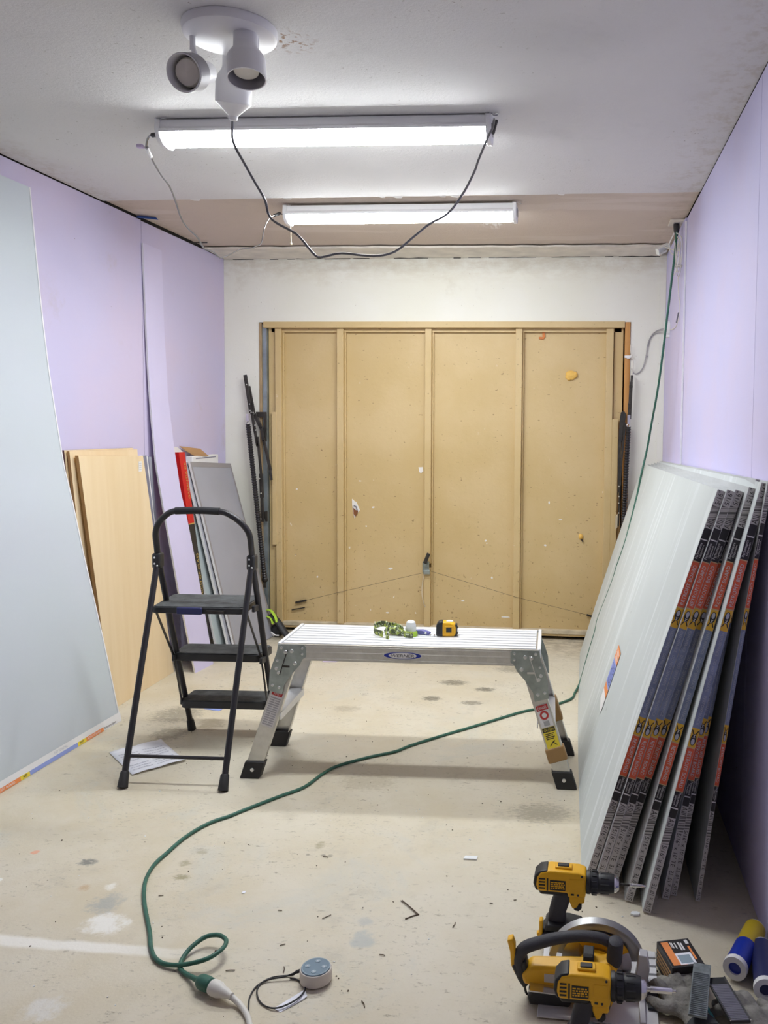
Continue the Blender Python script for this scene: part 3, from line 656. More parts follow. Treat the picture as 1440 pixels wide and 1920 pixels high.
# ceiling spotlight with three heads
t = thing('ceiling_spotlight', 'white round ceiling lamp with three bell-shaped spot heads', 'light', (1.305,-2.965,H))
MB().lathe([(.0,0),(.118,0),(.119,-.006),(.116,-.022),(.110,-.026),(.0,-.028)], 48, Matrix.Translation((1.305,-2.965,H-.0005))).build('canopy', 'whitepl', t, smooth=40)
def spot(tip, d, stem0, k=1.0):
    """tip = centre of the bell's mouth, d = the way it points"""
    d = Vector(d).normalized(); tip = Vector(tip); m = axis_mtx(tip, d)
    prof = [(.0,-.152),(.024,-.150),(.031,-.140),(.0315,-.090),(.033,-.082),(.045,-.064),(.049,-.055),(.0495,0),(.0465,0),(.046,-.05),(.030,-.075),(.0,-.078)]
    h = MB().lathe([(r*k, z*k) for r, z in prof], 32, m).build('lamp_head', 'whitepl', t, smooth=40)
    MB().lathe([(.0,-.07),(.022,-.068),(.033,-.045),(.0345,-.032),(.030,-.019),(.0,-.014)], 24, m).build('bulb', 'bulb', h, smooth=60)
    MB().lathe([(.0458,-.05),(.0455,-.002),(.0450,-.002),(.0450,-.05)], 28, m).build('inner_rim', 'lamp_in', h)
    c = tip - d*.095*k
    mb = MB(); mb.tube([stem0, (stem0[0],stem0[1],stem0[2]-.022), c], .0065, 8)
    mb.tube([(stem0[0],stem0[1],stem0[2]), (stem0[0],stem0[1],stem0[2]-.035)], .0075, 8)
    mb.build('stem', 'whitepl', t)
    return h
spot((1.232,-3.075,2.184), (-.05,-.93,-.37), (1.214,-2.985,H-.027), .9)
spot((1.366,-3.01,2.190), (.10,-.20,-1), (1.374,-2.965,H-.027), .98)
h3 = spot((1.243,-2.80,2.215), (-.16,.30,-.94), (1.290,-2.87,H-.027), .98)
MB().lathe([(0,-.004),(.048,-.002),(.049,.003),(.014,.036),(.012,.046),(.006,.05),(0,.05)], 28, axis_mtx((1.243,-2.80,2.215),(-.16,.30,-.94))).build('outlet_adapter', 'whitepl2', h3)

# cords of the lights
A = [(1.2245,-2.762,2.178),(1.215,-2.738,2.128),(1.241,-2.713,2.068),(1.264,-2.693,2.020),(1.284,-2.676,1.979),(1.289,-2.663,1.943),(1.305,-2.653,1.921),(1.354,-2.633,1.895),(1.375,-2.623,1.877),(1.410,-2.603,1.833),(1.432,-2.596,1.828),(1.485,-2.578,1.842),(1.576,-2.548,1.839),(1.638,-2.527,1.856),(1.691,-2.505,1.904),(1.738,-2.485,1.948),(1.793,-2.465,1.985),(1.839,-2.440,2.056),(1.870,-2.418,2.128),(1.880,-2.407,2.164),(1.909,-2.383,2.246),(1.921,-2.374,2.273),(1.923,-2.345,2.312),(1.914,-2.300,2.310)]
t = thing('light_cord', 'thin sagging cord from the spot lamp to the right end of the nearer light', 'cord', A[0])
MB().tube(catmull(A,4), .0036, 8, flat=.7).build('cord', 'duocord', t, smooth=60)
MB().tube([(1.927,-2.320,2.314),(1.925,-2.336,2.296),(1.921,-2.362,2.262)], .006, 8).build('plug', 'blackpl', t)
B = [(.781,-2.310,2.292),(.768,-2.322,2.294),(.737,-2.303,2.295),(.708,-2.267,2.282),(.694,-2.230,2.267),(.679,-2.119,2.225),(.678,-2.045,2.198),(.663,-1.966,2.160),(.647,-1.890,2.118),(.647,-1.837,2.093),(.658,-1.777,2.070),(.658,-1.729,2.043),(.661,-1.710,2.034),(.678,-1.673,2.033),(.689,-1.633,2.016),(.711,-1.588,2.036),(.736,-1.534,2.069),(.764,-1.485,2.085),(.779,-1.460,2.097),(.792,-1.430,2.120),(.781,-1.368,2.192),(.785,-1.314,2.252),(.800,-1.240,2.290),(.8135,-1.18,2.300)]
t = thing('link_cord', 'thin sagging cord linking the left ends of the two shop lights', 'cord', B[0])
MB().tube(catmull(B,4), .0036, 8, flat=.7).build('cord', 'duocord', t, smooth=60)
MB().tube([(.783,-2.313,2.290),(.770,-2.320,2.294),(.752,-2.311,2.296)], .008, 8).build('plug', 'blackpl', t)
MB().tube([(.700,-2.252,2.275),(.690,-2.205,2.258)], .0075, 8).build('sleeve', 'whitepl2', t)
mb = MB(); mb.box((.683,-2.262,2.276),(.022,.02,.012)); mb.build('twist_tie', 'pinkpaper', t, bevel=.003)
MB().tube([(.803,-1.226,2.297),(.793,-1.27,2.277)], .007, 8).build('plug', 'blackpl', t)

# ceiling outlet and the green extension cord
t = thing('ceiling_outlet', 'grey square outlet plate on the ceiling in the right corner', 'outlet', (2.676,-.768,H+.006))
MB().bb((2.640,-.828,H-.004),(2.712,-.708,H+.0065)).build('plate', 'trimw', t, bevel=.002)
mb = MB(); mb.bb((2.660,-.80,H-.006),(2.692,-.735,H-.0035)); mb.build('socket_face', 'lamp_in', t, bevel=.001)
Gp = [(2.676,-.775,2.300),(2.674,-.800,2.262),(2.666,-.826,2.186),(2.653,-.80,2.029),(2.639,-.772,1.864),(2.627,-.740,1.714),(2.614,-.690,1.557),(2.605,-.610,1.448),(2.595,-.50,1.333),(2.582,-.42,1.203),(2.548,-.46,1.053),(2.519,-.597,.951),(2.467,-.75,.778),(2.442,-.79,.697),(2.412,-.78,.602),(2.394,-.80,.541),(2.358,-.756,.424),(2.322,-.70,.307),(2.306,-.79,.261),(2.268,-.835,.137),(2.234,-.90,.03),(2.208,-1.0,.006),(2.191,-1.097,.006),(2.126,-1.183,.006),(2.061,-1.244,.006),(1.968,-1.311,.006),(1.860,-1.426,.006),(1.758,-1.536,.006),(1.659,-1.639,.006),(1.541,-1.771,.006),(1.492,-1.841,.006),(1.402,-1.909,.006),(1.305,-2.005,.006),(1.268,-2.086,.006),(1.237,-2.205,.006),(1.179,-2.285,.006),(1.095,-2.403,.006),(1.062,-2.454,.006),(1.025,-2.496,.006),(.997,-2.555,.006),(.979,-2.628,.006),(.973,-2.702,.006),(.968,-2.775,.006),(.982,-2.849,.006),(1.010,-2.916,.006),(1.053,-2.991,.006),(1.120,-3.093,.006),(1.157,-3.156,.006),(1.188,-3.196,.006),(1.221,-3.219,.008),(1.258,-3.226,.011),(1.299,-3.228,.020),(1.336,-3.219,.029),(1.356,-3.189,.033),(1.355,-3.157,.033),(1.337,-3.137,.032),(1.315,-3.127,.029),(1.288,-3.131,.024),(1.267,-3.159,.016),(1.259,-3.187,.008),(1.264,-3.218,.006),(1.281,-3.240,.006),(1.307,-3.259,.010),(1.343,-3.286,.020)]
t = thing('extension_cord', 'long dark green extension cord running from the ceiling outlet across the floor', 'cord', (2.676,-.775,H))
MB().tube(catmull(Gp,5), .0056, 8).build('cord', 'greencord', t, smooth=60)
MB().lathe([(0,-.005),(.014,-.004),(.016,.012),(.014,.034),(.008,.055),(.007,.075),(0,.076)], 14, axis_mtx((2.676,-.770,2.330),(0,-.15,-1))).build('plug', 'blackpl', t)
MB().lathe([(0,-.022),(.006,-.02),(.007,-.004),(.013,0),(.0165,.008),(.0175,.022),(.0165,.040),(.012,.044),(0,.044)], 14, axis_mtx((1.345,-3.287,.020),(.9,-.43,.05))).build('socket_end', 'greencord', t)
t = thing('white_extension_cord', 'cream white cord plugged into the green cord end on the floor', 'cord', (1.39,-3.31,0))
d_ = (.9,-.37,-.05)
MB().lathe([(0,0),(.0165,0),(.018,.006),(.0175,.022),(.013,.034),(.0115,.046),(.0085,.052),(.008,.062),(0,.062)], 14, axis_mtx((1.385,-3.307,.022),d_)).build('plug', 'whitecord', t)
MB().tube(catmull([(1.432,-3.325,.019),(1.447,-3.330,.014),(1.468,-3.343,.009),(1.493,-3.368,.007),(1.511,-3.396,.007),(1.530,-3.430,.007),(1.556,-3.480,.007),(1.594,-3.541,.007)],5), .0066, 8).build('cord', 'whitecord', t, smooth=60)

# white wires, sensor bracket and junction box in the right-hand corner
t = thing('wire_coil', 'bundled coil of thin white wire hanging in the right corner below the ceiling outlet', 'wire', (2.70,-.80,2.1))
base = Vector((2.692,-.80,2.165)); pts = []
for k in range(4):
    for j in range(14):
        q = 2*PI*j/14; pts.append((2.682+.012*math.sin(k*2+q)-.006*(k%2), -.80+(.05+.03*(k % 2))*math.sin(q)+.02*k-.03, 2.145+.012*k+(.062+.020*(k % 3))*math.cos(q)))
MB().tube(catmull(pts,2), .0022, 6).build('loops', 'whitecord', t, smooth=60)
MB().ring((0,0,0), .019, .0034, 14, 6, Matrix.Translation((2.690,-.79,2.12))).build('tie', 'whitecord', t)
mb = MB()
mb.tube(catmull([(2.655,-.60,2.262),(2.665,-.64,2.215),(2.68,-.70,2.19),(2.688,-.76,2.17)],4), .0026, 6)
mb.tube(catmull([(2.64,-.55,2.265),(2.66,-.62,2.24),(2.685,-.72,2.21),(2.69,-.80,2.20)],4), .0026, 6)
mb.tube(catmull([(2.676,-.84,2.27),(2.690,-.88,2.24),(2.692,-.90,2.18),(2.69,-.86,2.10)],4), .0026, 6)
mb.tube(catmull([(2.690,-.76,2.07),(2.700,-.72,1.99),(2.706,-.74,1.93),(2.706,-.68,1.87),(2.704,-.58,1.845),(2.702,-.45,1.845),(2.70,-.33,1.856)],5), .0026, 6)
mb.build('wire', 'whitecord', t, smooth=60)
MB().tube([(2.703,-.70,1.90),(2.702,-.62,1.862)], .004, 6).build('splice', 'greyedge', t)
t = thing('sensor_bracket', 'small clear white bracket dangling from the wires at the ceiling corner', 'bracket', (2.63,-.48,2.27))
mb = MB(); R_ = Matrix.Translation((2.632,-.47,2.272)) @ Euler((.5,-.5,.35)).to_matrix().to_4x4()
mb.box((0,0,0),(.075,.004,.034), R_); mb.box((-.036,-.014,0),(.004,.03,.034), R_); mb.box((.036,-.014,0),(.004,.03,.034), R_); mb.box((.0,-.010,.015),(.075,.02,.003), R_); mb.tube([R_ @ Vector((-.02,-.01,-.018)), R_ @ Vector((.02,-.012,-.02))], .006, 8)
mb.build('bracket', 'clearpl', t, bevel=.001)
MB().tube(catmull([(2.665,-.50,2.285),(2.672,-.62,2.300),(2.674,-.76,2.300),(2.676,-.80,2.275)],4), .003, 6).build('lead', 'clearpl', t)
t = thing('junction_box', 'white round junction box on the lavender wall beside the back corner', 'junction box', (2.705,-.25,1.87))
MB().lathe([(0,.0),(.042,0),(.042,.022),(.038,.028),(0,.029)], 24, axis_mtx((2.7048,-.25,1.872),(-1,0,0))).build('box', 'whitepl2', t)
MB().bb((2.684,-.27,1.822),(2.7045,-.235,1.834)).build('bracket_foot', 'whitepl2', t)
t = thing('door_sensor_wire', 'grey wire looping over the cream back wall to the orange door jamb', 'wire', (2.6,-.012,1.75))
mb = MB()
mb.tube(catmull([(2.70,-.21,1.882),(2.690,-.06,1.890),(2.660,-.010,1.886),(2.626,-.008,1.858),(2.604,-.008,1.806),(2.596,-.008,1.743),(2.582,-.008,1.680),(2.561,-.008,1.643),(2.536,-.008,1.630),(2.518,-.012,1.640),(2.512,-.02,1.66)],5), .0032, 6)
mb.tube(catmull([(2.70,-.20,1.865),(2.685,-.05,1.872),(2.650,-.006,1.868),(2.62,-.006,1.838),(2.606,-.006,1.79)],4), .0026, 6)
mb.build('wire', 'lamp_in', t, smooth=60)
mb = MB(); mb.tube(catmull([(2.503,-.022,1.80),(2.504,-.028,1.757),(2.513,-.030,1.732),(2.520,-.030,1.695),(2.515,-.030,1.632),(2.512,-.034,1.56),(2.513,-.03,1.50)],5), .0032, 6); mb.build('white_lead', 'whitecord', t, smooth=60)
MB().tube([(2.594,-.006,1.737),(2.604,-.006,1.730)], .005, 6).build('staple', 'lamp_in', t)
mb = MB(); mb.bb((2.468,-.020,1.724),(2.508,-.009,1.738)); mb.bb((2.48,-.024,1.719),(2.50,-.020,1.727)); mb.build('clip', 'whitepl2', t, bevel=.001)
# scraps stuck where the left wall meets the ceiling
t = thing('blue_tape_scrap', 'blue tape scrap stuck to the tan ceiling above the lavender wall', 'tape')
mb = MB(); mb.add([(.002,-1.03,H+.0065),(.075,-.985,H+.0065),(.09,-.99,H-.006),(.06,-1.03,H-.010),(.012,-1.06,H-.010)], [(0,1,2,3,4)])
o = mb.build('tape', 'bluetape', t, smooth=0); so = o.modifiers.new('thick','SOLIDIFY'); so.thickness=.001
t = thing('shim_stick', 'thin dark stick wedged at the ceiling edge by the left rear corner', 'stick')
MB().beam((.002,-.46,H-.008),(.09,-.43,H-.002),.006,.005).build('stick','darksteel',t)

# ================================================================== sheets leaning on the left wall
def interp(tab, z):
    for (a, p), (b, q) in zip(tab, tab[1:]):
        if a <= z <= b or (a >= z >= b):
            t = (z-a)/(b-a); t = t; return p+(q-p)*t
    return tab[-1][1] if abs(z-tab[-1][0]) < abs(z-tab[0][0]) else tab[0][1]
def leaning(mb, P, th, nu=24, nv=2, mi_face=0, mi_edge=1, us=None, us_mi=None):
    """solid sheet: P(u,v) is the room-side face, th the thickness vector to the back"""
    th = Vector(th); us = us or [i/nu for i in range(nu+1)]; nu = len(us)-1
    F = [[P(u, j/nv) for j in range(nv+1)] for u in us]; Bk = [[p+th for p in r] for r in F]
    o = []; vs = [p for r in F for p in r] + [p for r in Bk for p in r]; K = (nu+1)*(nv+1); k = nv+1
    base = len(mb.v); 
    for p in vs: mb.v.append(p)
    def face(f, m): mb.f.append(tuple(base+i for i in f)); mb.m.append(m)
    for i in range(nu):
        for j in range(nv):
            a = i*k+j; face((a,a+1,a+k+1,a+k), us_mi(i, j) if us_mi else mi_face); face((K+a,K+a+k,K+a+k+1,K+a+1), mi_face)
        a = i*k; face((a,a+k,K+a+k,K+a), mi_edge); a = i*k+nv; face((a,K+a,K+a+k,a+k), mi_edge)
    for j in range(nv):
        face((j,K+j,K+j+1,j+1), mi_edge); a = nu*k+j; face((a,a+1,K+a+1,K+a), mi_edge)
    return mb
# big grey sheet in front
TX_ = [(0,.212),(.35,.168),(.56,.137),(.76,.107),(.99,.078),(1.13,.055),(1.3,.042),(1.53,.026),(1.77,.019),(2.0,.017),(2.25,.016)]
def Pg(u, v):
    z = 2.25*u; y0 = -1.63-.25*u; y = y0-1.15*v
    return Vector((interp(TX_, z)-.045*v*(1-u), y, z))
t = thing('drywall_sheet', 'tall blue-grey drywall sheet with printed bottom edge leaning on the left wall', 'drywall', (.2,-2.2,0))
mb = MB(); leaning(mb, Pg, (-.013,0,0), 40, 6, 0, 1); mb.build('sheet', ['bluegrey','white_core'], t, smooth=30)
mb = MB(); ed = [Pg(i/30, 0)+Vector((.0008,.001,0)) for i in range(31)]; ei = [Pg(i/30, .006)+Vector((.0012,0,0)) for i in range(31)]
mb.add(ed+ei, [(i, i+1, 32+i, 31+i) for i in range(30)]); mb.build('cut_edge', 'white_core', t, smooth=0)
# printed closing tape along the foot
def on_sheet(s, h, d=.0012): # s = metres from the far edge, h = height
    p = Pg(h/2.25, s/1.15); return p+Vector((d,0,d*.3))
def tape_strip(mb, s0, s1, h0, h1, mi, d=.0012):
    n = max(1, int((s1-s0)/.1)); 
    for i in range(n):
        a, b = s0+(s1-s0)*i/n, s0+(s1-s0)*(i+1)/n
        mb.add([on_sheet(a,h0,d), on_sheet(b,h0,d), on_sheet(b,h1,d), on_sheet(a,h1,d)], [(0,1,2,3)], None, mi)
mb = MB(); tape_strip(mb, -.006, 1.15, .0005, .041, 0); tp = mb.build('edge_tape', ['l_white'], t, smooth=0)
mb = MB()
for s0, s1, m_ in ((.125,.245,0),(.245,.30,1),(.30,.585,2),(.585,.635,1),(.635,.80,0),(.80,.9,3)): tape_strip(mb, s0, s1, .001, .0175, m_, .0018)
mb.build('printed_band', ['l_orange','l_yel','l_blue','t_black'], tp, smooth=0)
mb = MB()
def tx(mb, s, s0, s1, h0, h1, mi): put_text(mb, s, lambda a, b: on_sheet(s1-(s1-s0)*a, h0+(h1-h0)*b, .0022), mi)
tx(mb, 'Performance Gypsum', .035, .12, .003, .016, 0); tx(mb, 'RETROFIT BOARD', .145, .235, .005, .014, 1); tx(mb, 'XP', .262, .288, .004, .015, 0); tx(mb, 'XP', .60, .625, .004, .015, 0)
tx(mb, 'EASY TO INSTALL', .36, .44, .024, .034, 2); tx(mb, 'RETROFIT BOARD', .665, .775, .005, .014, 1)
mb.build('lettering', ['t_ink','l_white','t_pale'], tp, smooth=0, fix=False)
# lavender off-cut strip
TL_ = [(0,.217),(.2,.182),(.455,.138),(.65,.109),(.87,.074),(1.096,.042),(1.354,.026),(1.58,.018),(1.85,.014),(2.22,.013)]
TR_ = [(0,.238),(.37,.185),(.64,.140),(.80,.112),(.95,.080),(1.17,.052),(1.44,.026),(1.84,.015),(2.2,.014)]
def Ps(u, v):
    z = 2.215*u; xl, yl = interp(TL_, z), -.91-.09*u; xr, yr = interp(TR_, z), -.738-.075*u
    return Vector((xl+(xr-xl)*v, yl+(yr-yl)*v, z))
t = thing('drywall_strip', 'tall narrow lavender drywall strip bowed against the left wall', 'drywall', (.2,-.83,0))
mb = MB(); leaning(mb, Ps, (-.010,.002,0), 40, 2, 0, 1); mb.build('strip', ['lavstrip','white_core'], t, smooth=30)
# wooden panels
def board4(name, label, cat, bl, br, tr, tl, th, mats, group=None, nv=1):
    bl, br, tr, tl = map(Vector, (bl, br, tr, tl))
    t = thing(name, label, cat, (bl+br)/2, group=group)
    P = lambda u, v: (bl*(1-v)+br*v)*(1-u) + (tl*(1-v)+tr*v)*u
    mb = MB(); leaning(mb, P, th, 1, nv, 0, 1); b = mb.build('board', mats, t, bevel=.0012, smooth=0)
    return t
board4('wood_panel', 'pale wooden panel leaning behind the front wooden panel, its dark reddish edge showing', 'panel', (.032,-1.56,0), (.030,-1.01,0), (.014,-1.128,1.190), (.014,-1.69,1.196), (-.0125,0,0), ['ply','plyedge2'])
board4('wood_panel', 'pale wooden panel leaning between two others, brown edge, topmost of the three', 'panel', (.056,-1.545,0), (.054,-1.0,0), (.031,-1.12,1.183), (.031,-1.680,1.192), (-.0125,0,0), ['ply','plyedge'])
t = board4('wood_panel', 'frontmost pale wooden panel with small white sticker leaning on the left wall', 'panel', (.100,-1.50,0), (.097,-.905,0), (.058,-1.115,1.150), (.056,-1.655,1.172), (-.0165,0,0), ['ply','plyedge'])
mb = MB(); mb.bb((.0605,-1.165,1.075),(.0612,-1.135,1.125)); st = mb.build('sticker', 'whitecard', t, smooth=0)
mb = MB()
for z in (1.083,1.093,1.103,1.113): mb.bb((.0612,-1.160,z),(.0616,-1.14,z+.004))
mb.build('print', 't_grey', st, smooth=0)
for i in range(4):
    x = .074-.0175*i; yb = -.885+.018*i; yt = -1.05+.034*i
    board4('grey_panel', ('thin grey panel showing just past the front wooden panel', 'second thin grey-blue panel past the front wooden panel', 'third thin panel past the front wooden panel, pale faced', 'rearmost thin panel past the front wooden panel, nearest the lavender strip')[i],
           'panel', (x+.004,yb-.45,0), (x+.004,yb,0), (max(x-.034+.006*i,.014),yt,1.15-.004*i), (max(x-.034+.006*i,.014),yt-.45,1.15-.004*i), (-.0085,0,0), (['greyedge','whitecard'],['whitecard','greyedge'],['greyedge','whitecard'],['slate','greyedge'])[i], 'thin grey panels beside the wooden panels')
# flooring carton
t = thing('flooring_carton', 'long narrow red and black flooring carton leaning behind the lavender strip', 'carton', (.19,-.66,0))
bl, tl = Vector((.205,-.735,.0)), Vector((.060,-.745,1.155)); wdt = Vector((.004,.060,0)); up = (tl-bl)
def Pc(u, v): return bl + up*u + wdt*v
mb = MB(); us = [0,.66,.665,1.0]; leaning(mb, Pc, (-.045,0,-.002), us=us, nv=1, mi_face=0, mi_edge=0, us_mi=lambda i, j: (0,2,1)[i])
# top part red all round
bx = mb.build('carton', ['blackcard','red','gold'], t, smooth=0)
me = bx.data
for p in me.polygons:
    c = sum((me.vertices[i].co.z for i in p.vertices), 0)/len(p.vertices)
    if c > .78 and p.material_index == 0: p.material_index = 1
mb = MB()
def ptx(s, u0, u1, v0, v1, mi, up_=True):
    put_text(mb, s, (lambda a, b: Pc(u0+(u1-u0)*a, v1-(v1-v0)*b)+Vector((.0015,0,.0003))) if up_ else (lambda a, b: Pc(u1-(u1-u0)*a, v0+(v1-v0)*b)+Vector((.0015,0,.0003))), mi)
ptx('GARANTIA DE', .78, .95, .55, .85, 0); ptx('A TOUCH OF CLASS', .26, .52, .52, .86, 0)
mb.build('lettering', 'gold', t, smooth=0, fix=False)
# grey sheets with taped borders
def sheet_pair(label, bl, br, tr, tl, face, border):
    bl, br, tr, tl = map(Vector, (bl, br, tr, tl)); t = thing('short_drywall_sheet', label, 'drywall', (bl+br)/2, group='short grey sheets leaning at the left rear')
    P = lambda u, v: (bl*(1-v)+br*v)*(1-u) + (tl*(1-v)+tr*v)*u
    mb = MB(); leaning(mb, P, (-.013,0,-.003), 8, 4, 0, 1); s = mb.build('sheet', [face,'white_core'], t, bevel=.001, smooth=0)
    if border:
        mb = MB(); n = Vector((.0012,0,.0003))
        for (u0,u1,v0,v1) in ((.0,1,.0,.028),(.0,1,.968,1.0),(.975,1,.028,.968)):
            mb.add([P(u0,v0)+n, P(u0,v1)+n, P(u1,v1)+n, P(u1,v0)+n], [(0,1,2,3)])
        mb.build('border_tape', 'white_core' if border == 2 else 'plain', t, smooth=0)
    return t
sheet_pair('short blue-grey drywall sheet half hidden behind the front grey one, left rear corner', (.235,-.655,.004), (.28,-.22,.004), (.020,-.16,1.070), (.018,-.665,1.098), 'slate2', 0)
sheet_pair('short drywall sheet just behind the front grey one, only its white edge showing', (.285,-.612,.004), (.325,-.14,.004), (.044,-.12,1.062), (.040,-.628,1.097), 'slate', 0)
sheet_pair('short mid-grey drywall sheet with pale taped border leaning in the left rear corner', (.310,-.592,.004), (.352,-.108,.004), (.066,-.085,1.063), (.060,-.615,1.098), 'slate', 1)
t = thing('white_carton', 'torn white carton with brown flap on top of the short grey sheets', 'carton', (.05,-.4,1.05))
mb = MB(); mb.bb((.001,-.545,1.0),(.040,-.20,1.125)); mb.build('box', 'whitecard', t, bevel=.004)
mb = MB(); mb.prism([(-.74,1.05),(-.75,1.15),(-.725,1.185),(-.66,1.180),(-.585,1.145),(-.555,1.085),(-.555,1.03)], .004, .012, 'x'); mb.build('flap', 'whitecard', t, smooth=0)
mb = MB(); mb.add([(.02,-.58,1.155),(.035,-.44,1.165),(.05,-.36,1.12),(.03,-.5,1.125),(.012,-.60,1.18),(.02,-.66,1.185)], [(0,1,2,3),(0,5,4),(0,4,1)]); o = mb.build('torn_flap', 'cardboard', t, smooth=0); so = o.modifiers.new('thick','SOLIDIFY'); so.thickness=.003
MB().bb((.0405,-.50,1.108),(.0415,-.24,1.113)).build('seam', 'greyedge', t, smooth=0)

# ================================================================== drywall stack on the right
LAY = [ # from, to (fractions of the edge, foot to top), material index
 (0,.165,0),(.165,.205,9),(.205,.228,0),(.228,.250,1),(.250,.290,1),(.290,.395,2),(.395,.440,4),(.440,.665,3),(.665,.715,4),(.715,.826,2),(.826,.888,1),(.888,.908,1),(.908,.930,0),(.930,.962,9),(.962,1,0)]
TAPE_MATS = ['t_grey','t_black','t_red','t_blue','t_yel','t_tan','t_ink','t_white','t_pale','t_bar']
def drywall_board(label, xb, yn, xt, zt, xt_far, zt_far, xb_far, y_far, th, bow=0.0, face='greysheet', sag=0, ytilt=0):
    phi = math.atan2(xt-xb, zt); nb = Vector((math.cos(phi)*th, 0, -math.sin(phi)*th)); lift = math.sin(phi)*th+.0006
    def P(u, v):
        b0 = xb+(xb_far-xb)*v; t0 = xt+(xt_far-xt)*v; z1 = zt+(zt_far-zt)*v
        x = b0+(t0-b0)*u - bow*math.sin(PI*u)*(1-.0*v); return Vector((x - sag*math.sin(PI*v)*(1-u), yn+(y_far-yn)*v + ytilt*u, lift+z1*u))
    t = thing('drywall_board', label, 'drywall', (xb, (yn+y_far)/2, 0), group='long drywall boards leaning on the right wall')
    mb = MB(); leaning(mb, P, nb, 20, 8, 0, 1); mb.build('board', [face,'white_core'], t, smooth=30)
    E = lambda u, w, d=.0010: P(u, 0) + nb*w + Vector((0,-d,0))
    mb = MB()
    for a, b, m_ in LAY:
        n = max(1, int((b-a)/.06))
        for i in range(n):
            u0, u1 = a+(b-a)*i/n, a+(b-a)*(i+1)/n
            mb.add([E(u0,.04), E(u0,.97), E(u1,.97), E(u1,.04)], [(0,1,2,3)], None, m_)
    tp = mb.build('end_tape', TAPE_MATS, t, smooth=0, fix=False)
    mb = MB(); d = .0016
    def up(s, u0, u1, w0, w1, mi): put_text(mb, s, lambda a, b: E(u0+(u1-u0)*a, w1-(w1-w0)*b, d), mi)
    def dn(s, u0, u1, w0, w1, mi): put_text(mb, s, lambda a, b: E(u1-(u1-u0)*a, w0+(w1-w0)*b, d), mi)
    def bar(u0, u1, w0, w1, mi, dd=.0014): mb.add([E(u0,w0,dd), E(u0,w1,dd), E(u1,w1,dd), E(u1,w0,dd)], [(0,1,2,3)], None, mi)
    up('5/16" x 10\' TE', .004, .070, .22, .82, 6); dn('5/16" x 10\' TE', .080, .162, .22, .82, 6)
    dn('AIII', .207, .226, .12, .88, 6)
    bar(.2495, .2525, .08, .92, 7); dn('Performance', .256, .288, .52, .84, 7); dn('Gypsum', .258, .282, .14, .44, 7)
    bar(.393, .396, .06, .94, 5); dn('RETROFIT BOARD', .300, .386, .28, .74, 7)
    bar(.290, .2925, .06, .94, 5); bar(.826, .8285, .06, .94, 5)
    up('RETROFIT BOARD', .722, .818, .28, .74, 7); bar(.713, .716, .06, .94, 5)
    up('Performance', .834, .872, .12, .46, 7); up('Gypsum', .838, .868, .54, .86, 7); bar(.879, .882, .08, .92, 7)
    up('AIII', .909, .929, .12, .88, 6); up('5/16"', .966, .998, .20, .84, 6)
    # emblems: grey disc on a black burst with a small white x
    for c, sgn in ((.4185,-1),(.690,1)):
        h = .022
        for q in range(2):
            a0, a1 = (.12,.88) if q == 0 else (.88,.12)
            mb.add([E(c-sgn*h*.75,a0-.07,.0014), E(c-sgn*h*.75,a0+.07,.0014), E(c+sgn*h*.2,a1*.4+.3+.07,.0014), E(c+sgn*h*.2,a1*.4+.3-.07,.0014)], [(0,1,2,3)], None, 6)
        mb.add([E(c+sgn*h*(.25+.62*math.cos(2*PI*k/12)), .5+.36*math.sin(2*PI*k/12), .0015) for k in range(12)], [tuple(range(12))], None, 6)
        mb.add([E(c+sgn*h*(.45+.34*math.cos(2*PI*k/12)), .5+.22*math.sin(2*PI*k/12), .0018) for k in range(12)], [tuple(range(12))], None, 8)
        for q in range(2):
            a0, a1 = (.38,.62) if q == 0 else (.62,.38)
            mb.add([E(c-sgn*h*.32,a0-.04,.0018), E(c-sgn*h*.32,a0+.04,.0018), E(c+sgn*h*.02,a1+.04,.0018), E(c+sgn*h*.02,a1-.04,.0018)], [(0,1,2,3)], None, 7)
    # worn word marks on the blue part
    dn('PERFORMANCE', .448, .515, .34, .70, 8); dn('DO NOT SEPARATE', .525, .60, .34, .70, 8); dn('PERFORMANCE', .608, .66, .34, .70, 8)
    mb.build('lettering', TAPE_MATS, tp, smooth=0, fix=False)
    return t
T_ = .0215
BL = [ # label, xb, yn, xt, zt, xt_far, zt_far, xb_far, y_far, th
 ('frontmost long drywall board on the right, wide grey face with orange and blue sticker', 2.241,-2.760,2.594,1.151,2.572,1.10,2.232,-.27,T_),
 ('second drywall board of the tight front cluster of four, right', 2.266,-2.776,2.617,1.152,2.600,1.098,2.255,-.25,T_),
 ('third drywall board of the tight front cluster of four, right', 2.290,-2.772,2.640,1.152,2.620,1.10,2.277,-.24,T_),
 ('fourth and rearmost board of the tight front cluster, shaded edge, right', 2.313,-2.760,2.662,1.146,2.638,1.105,2.299,-.23,T_),
 ('single drywall board with dark gaps on both sides, just behind the front cluster', 2.360,-2.812,2.668,1.163,2.655,1.108,2.345,-.22,T_),
 ('drywall board with bright lit face edge, its foot nearest the camera', 2.406,-2.862,2.690,1.180,2.668,1.112,2.385,-.20,T_),
 ('first board of the pair behind the bright-edged drywall board', 2.465,-2.787,2.690,1.185,2.676,1.115,2.435,-.19,T_*.9),
 ('second board of the pair behind the bright-edged drywall board, mostly in shadow', 2.490,-2.767,2.694,1.185,2.684,1.118,2.46,-.18,T_*.8),
 ('rearmost drywall board, standing alone nearest the right wall', 2.558,-2.787,2.704,1.188,2.700,1.120,2.545,-.17,T_*.55),
]
first = None
